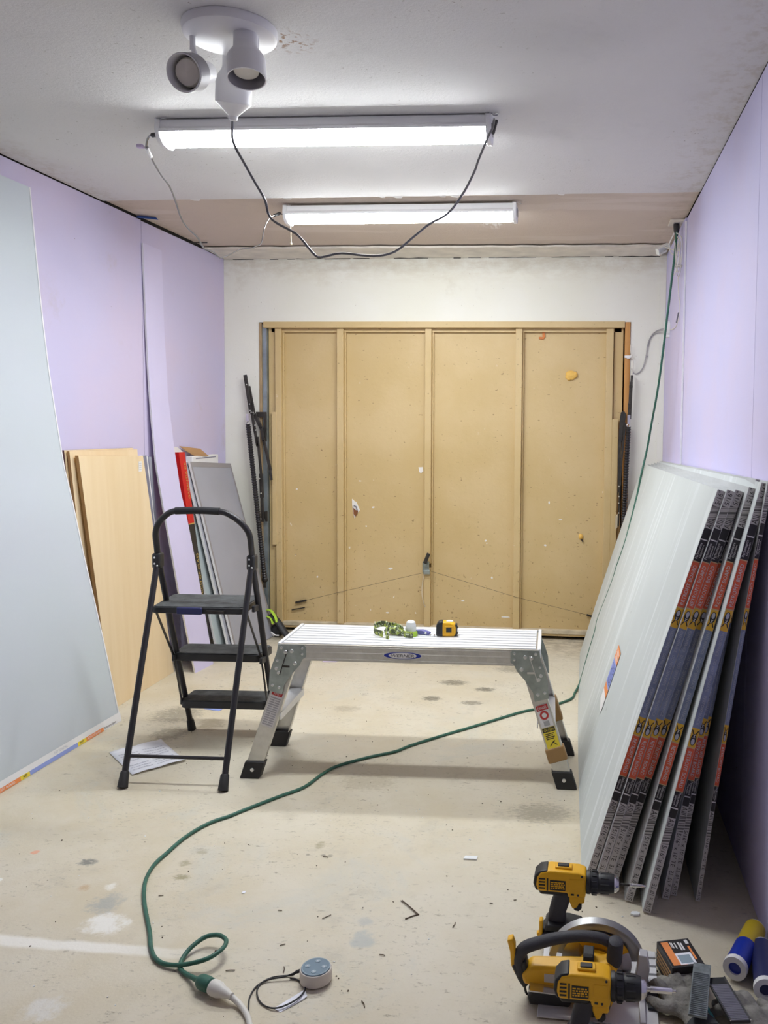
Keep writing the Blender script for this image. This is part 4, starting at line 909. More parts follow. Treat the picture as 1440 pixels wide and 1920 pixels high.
for i, b in enumerate(BL):
    b = list(b); b[3] = min(b[3], W-.002-b[9]); b[5] = min(b[5], W-.011-b[9])
    o = drywall_board(*b, bow=.004, face=('greysheet' if i in (0,5) else 'gapshade'), sag=(.012 if i == 0 else .0), ytilt=(-.10 if i == 8 else 0))
    if i == 0: first = (o, b)
# sticker on the face of the first board
o, b = first
def Pf(u, v):
    x = (b[1]+(b[7]-b[1])*v)*(1-u)+(b[3]+(b[5]-b[3])*v)*u-.004*math.sin(PI*u); return Vector((x-.012*math.sin(PI*v)*(1-u)-.0022, b[2]+(b[8]-b[2])*v, .007+(b[4]+(b[6]-b[4])*v)*u))
mb = MB()
for (u0,u1,mi) in ((.240,.276,3),(.276,.301,0),(.301,.382,1),(.382,.426,0)):
    mb.add([Pf(u0,.345), Pf(u0,.293), Pf(u1,.293), Pf(u1,.345)], [(0,1,2,3)], None, mi)
mb.add([Pf(.240,.345), Pf(.222,.30), Pf(.240,.293)], [(0,1,2)], None, 3)
for k in range(4): mb.add([Pf(.388+.009*k,.34), Pf(.384+.009*k,.30), Pf(.387+.009*k,.298), Pf(.391+.009*k,.338)], [(0,1,2,3)], None, 3)
stk = mb.build('sticker', ['l_orange','l_blue','l_yel','l_white'], o, smooth=0, fix=False)
mb = MB(); vs, fs, _ = text_mesh('RETROFIT')
mb.add([Pf(.310+.066*a, .336-.036*b)+Vector((-.0006,0,.0002)) for a, b in vs], fs); mb.build('lettering', 'navy', stk, smooth=0, fix=False)

# ================================================================== step ladder
t = thing('step_ladder', 'black folding step ladder with three treads beside the left leaning panels', 'ladder', (.76,-1.97,0))
FL, FR, RL, RR = Vector((.587,-2.279,0)), Vector((.956,-2.262,0)), Vector((.569,-1.692,0)), Vector((.938,-1.676,0))
JL, JR = Vector((.565,-1.955,.79)), Vector((.944,-1.945,.79))
for f, j in ((FL,JL),(FR,JR)):
    lg = MB().tube([f+(j-f)*.03, j], .0115, 12).build('leg', 'blackmetal', t, smooth=60)
    d = (j-f).normalized(); MB().lathe([(0,-.002),(.019,0),(.0185,.004),(.0155,.052),(.0125,.056),(0,.056)], 16, axis_mtx(f+Vector((0,0,.0035)), d)).build('rubber_foot', 'rubber', lg)
    s_ = 1 if f is FL else -1
    for e in (j,):
        pass
for f, j in ((RL,JL),(RR,JR)):
    lg = MB().tube([f+(j-f)*.03, j+(j-f).normalized()*.01], .0115, 12).build('rail', 'blackmetal', t, smooth=60)
    d = (j-f).normalized(); MB().lathe([(0,-.002),(.018,0),(.0175,.004),(.015,.045),(.0125,.05),(0,.05)], 16, axis_mtx(f+Vector((0,0,.0035)), d)).build('rubber_foot', 'rubber', lg)
a, b = FL+(JL-FL)*.131, FR+(JR-FR)*.131
MB().tube([a,b], .0065, 10).build('crossbar', 'blackmetal', t, smooth=60)
for p in (JL, JR):
    m = Matrix.Translation(p) 
    mb = MB(); mb.box((0,0,-.012),(.033,.044,.062), m); c = mb.build('joint_sleeve', 'blackpl', t, bevel=.009, seg=3)
    mb = MB(); 
    for dz, dy in ((-.022,-.0235),(-.030,-.0235),(.002,-.0235)): mb.ell((p.x+(.008 if dz < -.025 else -.003),p.y+dy,p.z+dz),(.004,.003,.004),8,6)
    mb.build('rivet', 'rivet', c)
HP = [(.565,-1.957,.80),(.567,-1.968,.84),(.572,-1.985,.89),(.590,-1.995,.930),(.622,-2.0,.962),(.660,-2.0,.980),(.75,-2.0,.984),(.842,-2.0,.981),(.885,-2.0,.966),(.925,-1.995,.935),(.949,-1.985,.895),(.950,-1.968,.84),(.945,-1.947,.80)]
MB().tube(catmull(HP,5), .0118, 12).build('handle', 'blackmetal', t, smooth=60)
MB().tube(catmull([(.662,-2.0,.9805),(.75,-2.0,.984),(.838,-2.0,.982)],5), .0142, 12).build('hand_grip', 'grip', t, smooth=60)
def tread(name, fl_, fr_, br_, bl_, z, th, front_trim=False):
    P = [Vector((p[0],p[1],0)) for p in (fl_,fr_,br_,bl_)]
    c = sum(P, Vector())/4; poly = []
    for i, p in enumerate(P):
        pr_, nx = P[i-1], P[(i+1) % 4]; r = .022
        a = p+(pr_-p).normalized()*r; b = p+(nx-p).normalized()*r
        for k in range(5):
            q = k/4; poly.append(((a*(1-q)*(1-q)+p*2*q*(1-q)+b*q*q)).to_2d())
    mb = MB(); mb.prism([(p.x,p.y) for p in poly], z-th, z-.003, 'z'); s_ = mb.build(name, 'blackpl', t, bevel=.003)
    inner = [((p-c.to_2d())*.965+c.to_2d()) for p in poly]
    mb = MB(); mb.prism([(p.x,p.y) for p in inner], z-.003, z, 'z'); mb.build('tread_pad', 'tread', s_, bevel=.001)
    return s_
s1 = tread('platform', (.560,-2.005),(.925,-1.985),(.905,-1.745),(.530,-1.765), .606, .028)
mb = MB(); mb.bb((.665,-2.012,.578),(.765,-1.998,.606)); mb.build('latch', 'tubenavy', s1, bevel=.004)
mb = MB(); mb.bb((.78,-2.004,.583),(.85,-1.988,.594)); mb.build('slot', 'darksteel', s1)
s2 = tread('step', (.557,-1.835),(.922,-1.815),(.922,-1.665),(.545,-1.685), .375, .034)
s3 = tread('step', (.572,-1.80),(.935,-1.78),(.93,-1.635),(.560,-1.655), .165, .034)
for x0, y0, z0, x1, y1, z1 in ((.575,-2.0,.59,.562,-1.83,.36),(.562,-1.83,.36,.575,-1.79,.15),(.935,-1.985,.59,.925,-1.81,.36),(.925,-1.81,.36,.938,-1.775,.15)):
    MB().beam((x0,y0,z0),(x1,y1,z1), .010, .004, (1,0,0)).build('link_bar', 'blackmetal', t)
# step brackets on the rails
for z, xs in ((.585,(.570,.941)),(.355,(.570,.940)),(.15,(.570,.939))):
    for x in xs:
        y = -1.692+(-1.955+1.692)*z/.79
        MB().beam((x,y-.045,z+.004),(x,y+.03,z), .026, .012, (1,0,0)).build('bracket', 'blackpl', t, bevel=.003)

# ================================================================== aluminium work platform
HX, HY, HA = 1.5908, -1.9504, .03478
t = thing('work_platform', 'low aluminium work platform with ribbed deck standing on the concrete floor', 'work platform', (HX,HY,0), HA)
PL, PW, PZ = .964, .3014, .510
def B_(mb, *a, **k): 
    k.setdefault('world', False); return mb.build(*a, **k)
mb = MB(); mb.bb((-PL/2+.004,-PW/2+.002,PZ-.014),(PL/2-.004,PW/2-.002,PZ-.008))
dk = B_(mb, 'deck', 'steel', t, smooth=0)
for i in range(8):
    y = -PW/2+.004+i*(PW-.008)/8; MB().bb((-PL/2+.012,y+.0055,PZ-.008),(PL/2-.012,y+(PW-.008)/8-.0055,PZ)).build('deck_rib', 'decksteel', dk, world=False, bevel=.0015)
for s in (-1,1):
    MB().bb((s*PL/2-.006,-PW/2,PZ-.05),(s*PL/2+.006,PW/2,PZ+.001)).build('end_rail', 'decksteel', t, world=False, bevel=.002)
    y = s*PW/2
    mb = MB(); mb.bb((-PL/2,y-.008,PZ-.062),(PL/2,y+.004,PZ-.002)); 
    for z in (PZ-.012,PZ-.032,PZ-.056): mb.bb((-PL/2,y+(-.0085 if s<0 else .004),z-.003),(PL/2,y+(-.0075 if s<0 else .0055),z+.003))
    B_(mb, 'side_rail', 'steel', t, bevel=.001)
gus = [(-.482,.506),(-.385,.506),(-.378,.498),(-.378,.462),(-.392,.452),(-.402,.430),(-.432,.396),(-.462,.352),(-.469,.318),(-.520,.332),(-.515,.40),(-.502,.44),(-.490,.47)]
for sx in (-1,1):
    for sy in (-1,1):
        foot = Vector((sx*.590, sy*.166, 0)); top = Vector((sx*.438, sy*.143, .475)); dv = (top-foot)
        a = foot+dv*.085; lg = MB()
        lg.beam(a, top, .060, .004, (0,1,0)); n = dv.normalized(); xw = Vector((0,1,0)).cross(n)
        for e in (-1,1):
            off = xw*(e*.028); inn = Vector((0,-sy*.012,0)); lg.beam(a+off+inn, top+off+inn, .004, .026, (0,1,0))
        leg = B_(lg, 'leg', 'steel', t, bevel=.001)
        ft = MB(); c0 = foot+Vector((0,-sy*.008,.0005)); w2, d2 = .037, .019
        vs = [c0+Vector((i*w2+sx*(-.0+k*.000),j*d2,0)) + (n*.066 if k else Vector((0,0,0))) for k in (0,1) for i, j in ((-1,-1),(1,-1),(1,1),(-1,1))]
        ft.add(vs, [(3,2,1,0),(4,5,6,7),(0,1,5,4),(1,2,6,5),(2,3,7,6),(3,0,4,7)]); f = B_(ft, 'foot', 'rubber', leg, bevel=.003)
        MB().lathe([(0,0),(.0075,0),(.0065,.003),(0,.0035)], 14, axis_mtx(foot+n*.036+Vector((0,sy*.0115,0)), (0,sy,0))).build('foot_rivet', 'rivet', leg, world=False)
        mb = MB(); poly = [(-p[0]*sx if sx > 0 else p[0], p[1]) for p in gus]
        if sx > 0: poly = [(-p[0], p[1]) for p in gus]
        y0, y1 = (sy*(PW/2+.0065), sy*(PW/2+.010))
        mb.prism(poly, min(y0,y1), max(y0,y1), 'y')
        g_ = B_(mb, 'hinge_plate', 'zinc', t, smooth=0)
        mb = MB()
        for px_, pz_, r_ in ((-.470,.494,.006),(-.455,.478,.008),(-.432,.482,.008),(-.392,.494,.005),(-.392,.472,.005),(-.486,.445,.005),(-.420,.436,.008),(-.490,.415,.007),(-.482,.400,.007),(-.505,.352,.006),(-.480,.344,.006)):
            mb.lathe([(0,0),(r_,0),(r_*.8,.003),(0,.0036)], 10, axis_mtx((px_*(-sx),sy*(PW/2+.010),pz_), (0,sy,0)))
        mb.build('hinge_rivet', 'rivet', g_, world=False)['kind'] = 'stuff'
        mb = MB(); yy = sy*(PW/2+.0105); mb.beam((-.447*(-sx),yy,.487),(-.478*(-sx),yy,.392),.003,.003); mb.beam((-.468*(-sx),yy,.425),(-.440*(-sx),yy,.424),.007,.003)
        B_(mb, 'lock_seam', 'darksteel' if sx < 0 else 'rivet', g_)
    # tread between the two legs of one end, its brace and lug
    fx = lambda z: sx*(.590-.152*z/.475)
    mb = MB(); x = fx(.245); mb.bb((x-.032,-.150,.232),(x+.032,.150,.243)); mb.bb((x-sx*.0-.034,-.150,.215),(x-.030,.150,.243)); mb.bb((x+.030,-.150,.215),(x+.034,.150,.243))
    B_(mb, 'end_step', 'decksteel', t, bevel=.002)
    mb = MB(); x = fx(.19); mb.beam((x,.06,.225),(x,.148,.165),.022,.004,(1,0,0)); mb.beam((x,-.06,.225),(x,-.148,.165),.022,.004,(1,0,0)); B_(mb, 'step_brace', 'trimw', t)
def leg_pt(sx, z, wv, d=.0035):
    """point on the outer face of a front leg: wv across -1..1"""
    foot = Vector((sx*.590,-.166,0)); top = Vector((sx*.438,-.143,.475)); n = (top-foot).normalized(); xw = Vector((0,1,0)).cross(n)
    return foot+(top-foot)*(z/.475)+xw*(wv*.030)+Vector((0,-d,0))
def leg_label(sx, z0, z1, w0, w1, m_, d=.0036, par=None, name='label'):
    mb = MB(); mb.add([leg_pt(sx,z0,w0,d),leg_pt(sx,z0,w1,d),leg_pt(sx,z1,w1,d),leg_pt(sx,z1,w0,d)], [(0,1,2,3)]); return mb.build(name, m_, par or t, world=False, smooth=0, fix=False)
def label_text(par, sx, s, z0, z1, w0, w1, m_, d=.0046, vert=True):
    mb = MB()
    if vert: put_text(mb, s, lambda a, b: leg_pt(sx, z0+(z1-z0)*a, w0+(w1-w0)*b, d))
    else: put_text(mb, s, lambda a, b: leg_pt(sx, z0+(z1-z0)*b, w0+(w1-w0)*a, d))
    mb.build('lettering', m_, par, world=False, smooth=0, fix=False)
wl_ = leg_label(-1,.195,.325,-.80,.72,'t_white'); leg_label(-1,.310,.324,-.72,.66,'l_red',.0042,wl_,'red_field')
label_text(wl_,-1,'NOTICE',.313,.321,-.45,.40,'t_white',.0048,False)
mb = MB()
for r in range(13):
    z = .200+.0082*r
    for a0, a1 in (((-.7,-.1),(.0,.62)) if r % 3 else ((-.7,.62),)): mb.add([leg_pt(-1,z,a0,.0042),leg_pt(-1,z,a1,.0042),leg_pt(-1,z+.0045,a1,.0042),leg_pt(-1,z+.0045,a0,.0042)],[(0,1,2,3)])
mb.build('fine_print', 'lamp_in', wl_, world=False, smooth=0, fix=False)
lr = leg_label(1,.225,.306,-.78,.78,'t_white'); leg_label(1,.286,.305,-.72,.72,'l_red',.0042,lr,'red_field'); label_text(lr,1,'DANGER',.290,.300,-.55,.55,'t_white',.0048,False)
mb = MB(); mb.add([leg_pt(1,.268+.016*math.sin(q),.55*math.cos(q),.0042) for q in [2*PI*k/18 for k in range(18)]],[tuple(range(18))]); mb.build('red_roundel','l_red',lr,world=False,smooth=0,fix=False)
mb = MB(); mb.add([leg_pt(1,.268+.009*math.sin(q),.30*math.cos(q),.0048) for q in [2*PI*k/14 for k in range(14)]],[tuple(range(14))]); mb.build('white_figure','t_white',lr,world=False,smooth=0,fix=False)
leg_label(1,.230,.247,-.35,.35,'lamp_in',.0042,lr,'grey_field')
ly = leg_label(1,.150,.224,-.80,.80,'l_yel'); leg_label(1,.208,.223,-.76,.76,'t_black',.0042,ly,'black_field'); label_text(ly,1,'CAUTION',.211,.220,-.6,.6,'l_yel',.0048,False)
mb = MB()
for r in range(4): mb.add([leg_pt(1,.200-.006*r,-.6,.0042),leg_pt(1,.200-.006*r,.5-.15*(r%2),.0042),leg_pt(1,.203-.006*r,.5-.15*(r%2),.0042),leg_pt(1,.203-.006*r,-.6,.0042)],[(0,1,2,3)])
for p, q in (((.156,-.4),(.168,.05)),((.168,.05),(.172,.35)),((.156,.5),(.168,.1))): mb.add([leg_pt(1,p[0],p[1],.0042),leg_pt(1,p[0]+.004,p[1],.0042),leg_pt(1,q[0]+.004,q[1],.0042),leg_pt(1,q[0],q[1],.0042)],[(0,1,2,3)])
mb.build('fine_print','t_ink',ly,world=False,smooth=0,fix=False)
# brown tape wound round the right-hand legs
for sy in (-1,1):
    foot = Vector((.590, sy*.166, 0)); top = Vector((.438, sy*.143, .475)); z0, z1 = (.098,.150) if sy < 0 else (.14,.235)
    a, b = foot+(top-foot)*(z0/.475)+Vector((0,-sy*.011,0)), foot+(top-foot)*(z1/.475)+Vector((0,-sy*.011,0))
    MB().beam(a, b, .072, .036, (0,1,0)).build('tape_wrap', 'tapebrown', t, world=False, bevel=.006, seg=3)
# oval badge in the middle of the front rail
yb_ = -PW/2-.0088
def oval(a, b, y, mi, mb, cx=-.018, cz=PZ-.034, n=36): mb.add([(cx+a*math.cos(2*PI*k/n), y, cz+b*math.sin(2*PI*k/n)) for k in range(n)], [tuple(range(n))], None, mi)
mb = MB(); oval(.0715,.0145,yb_,0,mb); oval(.0695,.0130,yb_-.0006,1,mb); oval(.052,.0112,yb_-.0012,2,mb)
bd = mb.build('badge', ['t_white','navy','t_white'], t, world=False, smooth=0, fix=False)
mb = MB(); flat_text(mb, 'WERNER', (-.018-.044, yb_-.0019, PZ-.0395), (1,0,0), (0,0,1), .088, .0105); 
vs = mb.v; mb.v = [Vector((v.x+(v.z-(PZ-.034))*.18, v.y, v.z)) for v in vs]
put = mb.build('lettering', 't_ink', bd, world=False, smooth=0, fix=False)

# ---------------------------------------------------------------- things lying on the platform
ZP = PZ
t = thing('tape_measure', 'yellow and black tape measure on the right half of the aluminium platform', 'tape measure', (1.712,-1.93,ZP), HA+.05)
prof = [(-.036,.0005),(.030,.0005),(.037,.012),(.037,.036),(.030,.050),(.014,.056),(-.024,.056),(-.037,.044),(-.037,.012)]
mb = MB(); mb.prism(prof, -.021, .021, 'y'); B_(mb, 'case', 'tool' if False else 'yellow', t, bevel=.006, seg=3)
mb = MB(); mb.prism([(-.0385,.002),(-.012,.0),(-.012,.058),(-.027,.058),(-.0385,.046)], -.0225, .0225, 'y'); B_(mb, 'rubber_back', 'toolblack', t, bevel=.005, seg=3)
mb = MB(); mb.bb((-.006,-.0235,.013),(.026,-.0205,.042)); B_(mb, 'frame', 'yellow', t, bevel=.002)
mb = MB(); mb.bb((.0,-.0245,.018),(.021,-.0228,.037)); B_(mb, 'window', 'toolblack', t, bevel=.002)
mb = MB(); mb.bb((.034,-.016,.002),(.0415,.016,.046)); mb.bb((.041,-.010,.008),(.045,.010,.014)); mb.bb((.041,-.010,.03),(.045,.010,.036)); B_(mb, 'tape_mouth', 'toolblack', t, bevel=.002)
mb = MB(); mb.bb((.045,-.009,.001),(.0465,.009,.018)); B_(mb, 'hook', 'chrome', t)
mb = MB(); mb.ell((.012,0,.056),(.014,.009,.005),12,6); B_(mb, 'lock_button', 'whitepl2', t)
t = thing('headlamp', 'camouflage headlamp strap with clear green-rimmed lamp on the aluminium platform', 'headlamp', (1.53,-1.94,ZP), HA)
def ribbon(mb, pts, hw, th=.0012, mi=0):
    P = catmull(pts, 8); vs = []
    for i, p in enumerate(P):
        a, b = P[max(0,i-1)], P[min(len(P)-1,i+1)]; tn = (b-a).normalized(); up = Vector((0,0,1)); s_ = tn.cross(up); s_ = s_.normalized() if s_.length > 1e-4 else Vector((1,0,0)); up = s_.cross(tn)
        for e, o_ in ((-1,-1),(1,-1),(1,1),(-1,1)): vs.append(p+up*(e*hw)+s_*(o_*th))
    fs = [(0,3,2,1)]
    for i in range(len(P)-1):
        for j in range(4): fs.append((4*i+j,4*i+(j+1)%4,4*i+4+(j+1)%4,4*i+4+j))
    o_ = 4*(len(P)-1); fs.append((o_,o_+1,o_+2,o_+3)); mb.add(vs, fs, None, mi)
mb = MB(); ribbon(mb, [(-.055,-.05,.013),(-.088,-.030,.018),(-.10,.005,.026),(-.085,.035,.031),(-.058,.030,.032),(-.045,.0,.030),(-.050,-.04,.017)], .0115); B_(mb, 'strap_loop', 'camo', t, smooth=50)
mb = MB(); ribbon(mb, [(-.058,.03,.034),(-.045,-.02,.026),(-.040,-.065,.013),(-.028,-.075,.012)], .0115); ribbon(mb, [(-.055,.02,.030),(-.02,.015,.030),(.01,-.005,.024),(.028,-.04,.013),(.06,-.05,.013)], .0115); B_(mb, 'strap', 'camo', t, smooth=50)
mb = MB(); mb.ell((-.022,-.004,.018),(.024,.018,.017),14,8); mb.ell((.002,-.015,.013),(.018,.014,.012),12,8); B_(mb, 'bunched_strap', 'camo', t)
mb = MB(); mb.lathe([(.0,.0),(.020,0),(.022,.006),(.020,.022),(.017,.036),(.010,.042),(0,.043)], 20, Matrix.Translation((.045,-.008,.0165))); B_(mb, 'lamp_body', 'clearpl', t)
mb = MB(); mb.lathe([(0,.0008),(.026,.0008),(.027,.008),(.023,.017),(0,.017)], 20, Matrix.Translation((.046,-.012,0))); B_(mb, 'lamp_rim', 'lime', t)
t = thing('folding_tool', 'small blue-violet folding tool between the headlamp and the tape measure', 'tool', (1.615,-1.93,ZP), HA-.25)
for dy, dz in ((0,0),(.012,.001)):
    mb = MB(); mb.prism([(-.030,.002),(.030,.002),(.034,.008),(.026,.013),(.0,.018),(-.026,.015),(-.033,.008)], -.004+dy, .004+dy, 'y'); B_(mb, 'handle', 'purple', t, bevel=.0015)
mb = MB(); mb.bb((-.022,.0045,.004),(.024,.0075,.012)); B_(mb, 'blade', 'chrome', t, bevel=.001)
mb = MB(); mb.lathe([(0,0),(.005,0),(.004,.002),(0,.0022)],10,axis_mtx((.018,-.004,.008),(0,-1,0))); B_(mb, 'pivot', 'rivet', t)
mb = MB(); mb.ring((0,0,0),.009,.0016,16,6,Matrix.Translation((.044,.002,.0025))); B_(mb, 'ring', 'chrome', t)

# ================================================================== things on the floor
t = thing('smart_speaker', 'small round smart speaker with grey-blue button top on the concrete floor', 'speaker', (1.607,-3.228,0), -.25)
mb = MB(); mb.lathe([(0,.001),(.033,.001),(.0375,.004),(.038,.008),(.038,.028),(.0365,.0315),(.034,.0322),(0,.0322)], 40); B_(mb, 'body', 'speaker_side', t, smooth=40)
mb = MB(); mb.lathe([(0,.0323),(.0345,.0323),(.0345,.0335),(.0335,.0345),(0,.0345)], 40); tp_ = B_(mb, 'top_plate', 'speaker_top', t)
mb = MB(); mb.lathe([(.0335,.0346),(.0322,.0350),(.0310,.0346)], 40, caps=False); mb.build('light_ring', 'speaker_btn', tp_, world=False)
for q in (.3,1.87,3.44,5.01):
    m = Matrix.Translation((.020*math.cos(q), .020*math.sin(q), .0345)); b_ = MB().lathe([(0,.0008),(.006,.0008),(.0062,.0),(.0,.0)], 16, m).build('button', 'speaker_btn', tp_, world=False)
    mb = MB(); mb.bb((-.002,-.0006,.0009),(.002,.0006,.0013), m); 
    if q in (.3,3.44): mb.bb((-.0006,-.002,.0009),(.0006,.002,.0013), m)
    mb.build('button_mark', 'l_white', b_, world=False)
mb = MB(); mb.lathe([(0,-.0006),(.031,-.0006),(.033,.0009),(0,.0009)], 32, Matrix.Translation((0,0,.0009))); B_(mb, 'base_ring', 'blackpl', t)
t = thing('speaker_cable', 'thin black cable looping from the round speaker on the floor', 'cable', (1.53,-3.28,0))
cab = [(1.566,-3.222,.016),(1.553,-3.227,.013),(1.535,-3.235,.009),(1.515,-3.240,.007),(1.492,-3.248,.005),(1.476,-3.271,.003),(1.475,-3.305,.003),(1.484,-3.335,.003),(1.497,-3.368,.003),(1.517,-3.404,.003),(1.542,-3.437,.003),(1.57,-3.49,.003),(1.60,-3.55,.003)]
MB().tube(catmull(cab,6), .0019, 8).build('cable', 'blackcord', t, smooth=60)
lp = [(1.555,-3.224,.010),(1.545,-3.222,.004),(1.505,-3.232,.003),(1.484,-3.254,.003),(1.483,-3.282,.003),(1.501,-3.315,.003),(1.527,-3.334,.003),(1.554,-3.338,.006),(1.578,-3.320,.007),(1.592,-3.296,.007),(1.594,-3.270,.005),(1.585,-3.252,.003),(1.565,-3.236,.003),(1.545,-3.232,.003)]
MB().tube(catmull(lp,6), .0019, 8).build('cable_loop', 'blackcord', t, smooth=60)
MB().tube([(1.573,-3.219,.018),(1.560,-3.224,.015),(1.553,-3.227,.013)], [.0042,.0042,.0028], 8).build('plug', 'blackpl', t)
mb = MB(); mb.add([(1.543,-3.335,.0015),(1.593,-3.268,.004),(1.606,-3.290,.004),(1.600,-3.30,.002),(1.562,-3.345,.0012)], [(0,1,2,3,4)]); o = mb.build('white_tag', 'paper', t, smooth=0); so = o.modifiers.new('thick','SOLIDIFY'); so.thickness=.0006
# papers and scraps
t = thing('paper_sheet', 'folded white sheet of paper on the floor between the ladder legs', 'paper', (.53,-2.0,0))
n = 10; vs = []; fs = []
c4 = [Vector(p) for p in ((.364,-1.982,0),(.507,-1.840,0),(.705,-2.022,0),(.566,-2.174,0))]
for i in range(n+1):
    for j in range(n+1):
        u, v = i/n, j/n; p = (c4[0]*(1-u)+c4[1]*u)*(1-v)+(c4[3]*(1-u)+c4[2]*u)*v
        p.z = .0022+.009*(abs(.5-v)*2)**3*(.4+.6*u)+.003*math.sin(u*7+v*3)**2 + (.006 if False else 0); vs.append(p)
for i in range(n):
    for j in range(n): a = i*(n+1)+j; fs.append((a,a+1,a+n+2,a+n+1))
o = MB().add(vs, fs).build('sheet', 'paper', t, smooth=50); so = o.modifiers.new('thick','SOLIDIFY'); so.thickness=.0008
mb = MB()
for r in range(9):
    v = .12+.09*r
    for u0, u1 in ((.08,.45),(.52,.92)):
        if (r*7+int(u0*10)) % 5 == 0: continue
        q = [(c4[0]*(1-u)+c4[1]*u)*(1-vv)+(c4[3]*(1-u)+c4[2]*u)*vv for u, vv in ((u0,v),(u1,v),(u1,v+.022),(u0,v+.022))]
        for p in q: p.z = .0165
        #
        hh = lambda u, vv: .0034+.009*(abs(.5-vv)*2)**3*(.4+.6*u)+.003*math.sin(u*7+vv*3)**2
        k = 8
        for s in range(k):
            a, b = u0+(u1-u0)*s/k, u0+(u1-u0)*(s+.8)/k
            P4 = []
            for u, vv in ((a,v),(b,v),(b,v+.022),(a,v+.022)):
                p = (c4[0]*(1-u)+c4[1]*u)*(1-vv)+(c4[3]*(1-u)+c4[2]*u)*vv; p.z = hh(u,vv); P4.append(p)
            mb.add(P4, [(0,1,2,3)])
mb.build('faint_print', 't_pale', t, smooth=0, fix=False)
def scrap(name, label, cat, pts, m_, th=.0015, z=.0005):
    o = MB().prism(pts, z, z+th, 'z').build(name, m_, None, smooth=0); return setp(o, label, cat)
scrap('tape_scrap', 'blue tape scrap on the floor under the lowest ladder step', 'tape', [(.505,-1.44),(.53,-1.40),(.60,-1.405),(.585,-1.455)], 'l_blue')
scrap('paper_scrap', 'lilac paper scrap on the floor behind the work platform', 'scrap', [(.80,-.60),(.83,-.555),(.905,-.575),(.89,-.62),(.82,-.63)], 'pinkpaper')
scrap('drywall_chip', 'white rectangular chip on the floor in front of the right platform leg', 'chip', [(1.880,-2.636),(1.884,-2.618),(1.922,-2.617),(1.921,-2.636)], 'drywallbit', .004)
scrap('paper_bit', 'tiny white paper square on the floor left of centre', 'scrap', [(1.284,-2.891),(1.2835,-2.881),(1.2925,-2.878),(1.293,-2.889)], 'paper', .001)
scrap('plaster_crumb', 'white plaster crumb on the floor below the bright-edged board', 'chip', [(2.372,-2.876),(2.376,-2.866),(2.390,-2.864),(2.398,-2.870),(2.394,-2.879),(2.380,-2.881)], 'drywallbit', .006)
t = thing('twig', 'bent dry twig on the floor in the middle foreground', 'twig', (1.77,-2.91,0))
mb = MB(); mb.tube([(1.738,-2.878,.002),(1.766,-2.905,.004),(1.796,-2.938,.002)], .0011, 5); mb.tube([(1.741,-2.875,.002),(1.770,-2.906,.003),(1.797,-2.934,.002)], .0010, 5); mb.tube([(1.768,-2.962,.002),(1.785,-2.946,.002),(1.801,-2.936,.002)], .0016, 5); mb.build('twig', 'straw', t)
def small_twig(a, b, lab, r=.0012):
    o = MB().tube([a, ((a[0]+b[0])/2+.002,(a[1]+b[1])/2,.003), b], r, 5).build('twig', 'straw', None); setp(o, lab, 'twig')
for (x, y, dx, dy, lab) in ((1.45,-2.668,.018,-.004,'short dark splinter beside the dark spots in the middle of the floor'),(1.90,-2.985,.004,.022,'thin upright splinter on the floor between the bent twig and the saw'),
        (1.735,-3.118,.015,-.003,'short black splinter on the floor behind and right of the round speaker'),(1.735,-3.29,.012,-.02,'thin dark splinter on the floor just right of the round speaker'),
        (1.80,-3.38,.016,-.04,'long thin splinter lying on the floor nearest the camera'),(1.38,-3.22,.022,.004,'thin splinter on the floor beside the green cord loop'),
        (1.515,-3.19,.006,-.022,'thin splinter on the floor just left of the round speaker'),(2.14,-2.93,.004,.022,'small splinter on the floor left of the twig behind the saw'),(2.19,-2.90,.012,-.020,'small curved twig on the floor right behind the saw guard')):
    small_twig((x,y,.002),(x+dx,y+dy,.002), lab)
rr = random.Random(11); mb = MB()
for (x, y, dx, dy) in ((1.985,-2.862,.009,-.001),(1.565,-2.965,-.018,-.02),(1.415,-2.96,.012,0),(1.475,-3.11,.012,.008),(1.06,-2.93,.012,.005),(2.05,-2.84,.008,.002),(2.195,-2.93,-.012,-.018)): mb.tube([(x,y,.002),(x+dx,y+dy,.002)], .0011, 5)
for i in range(420):
    x, y = rr.uniform(.35,2.45), rr.uniform(-3.55,-.3)
    s = rr.uniform(.0008,.0028)*(1.5 if rr.random() < .08 else 1); mb.box((x,y,s*.3+.0003),(s*rr.uniform(.8,2.2),s,s*.6), Matrix.Translation((x,y,0)) @ Matrix.Rotation(rr.uniform(0,3),4,'Z') @ Matrix.Translation((-x,-y,0)), mi=0 if rr.random() < .62 else 1)
o = mb.build('floor_crumbs', ['straw','drywallbit'], None, smooth=0); setp(o, 'scattered dark crumbs and plaster specks over the concrete floor', 'debris', None, 'stuff')

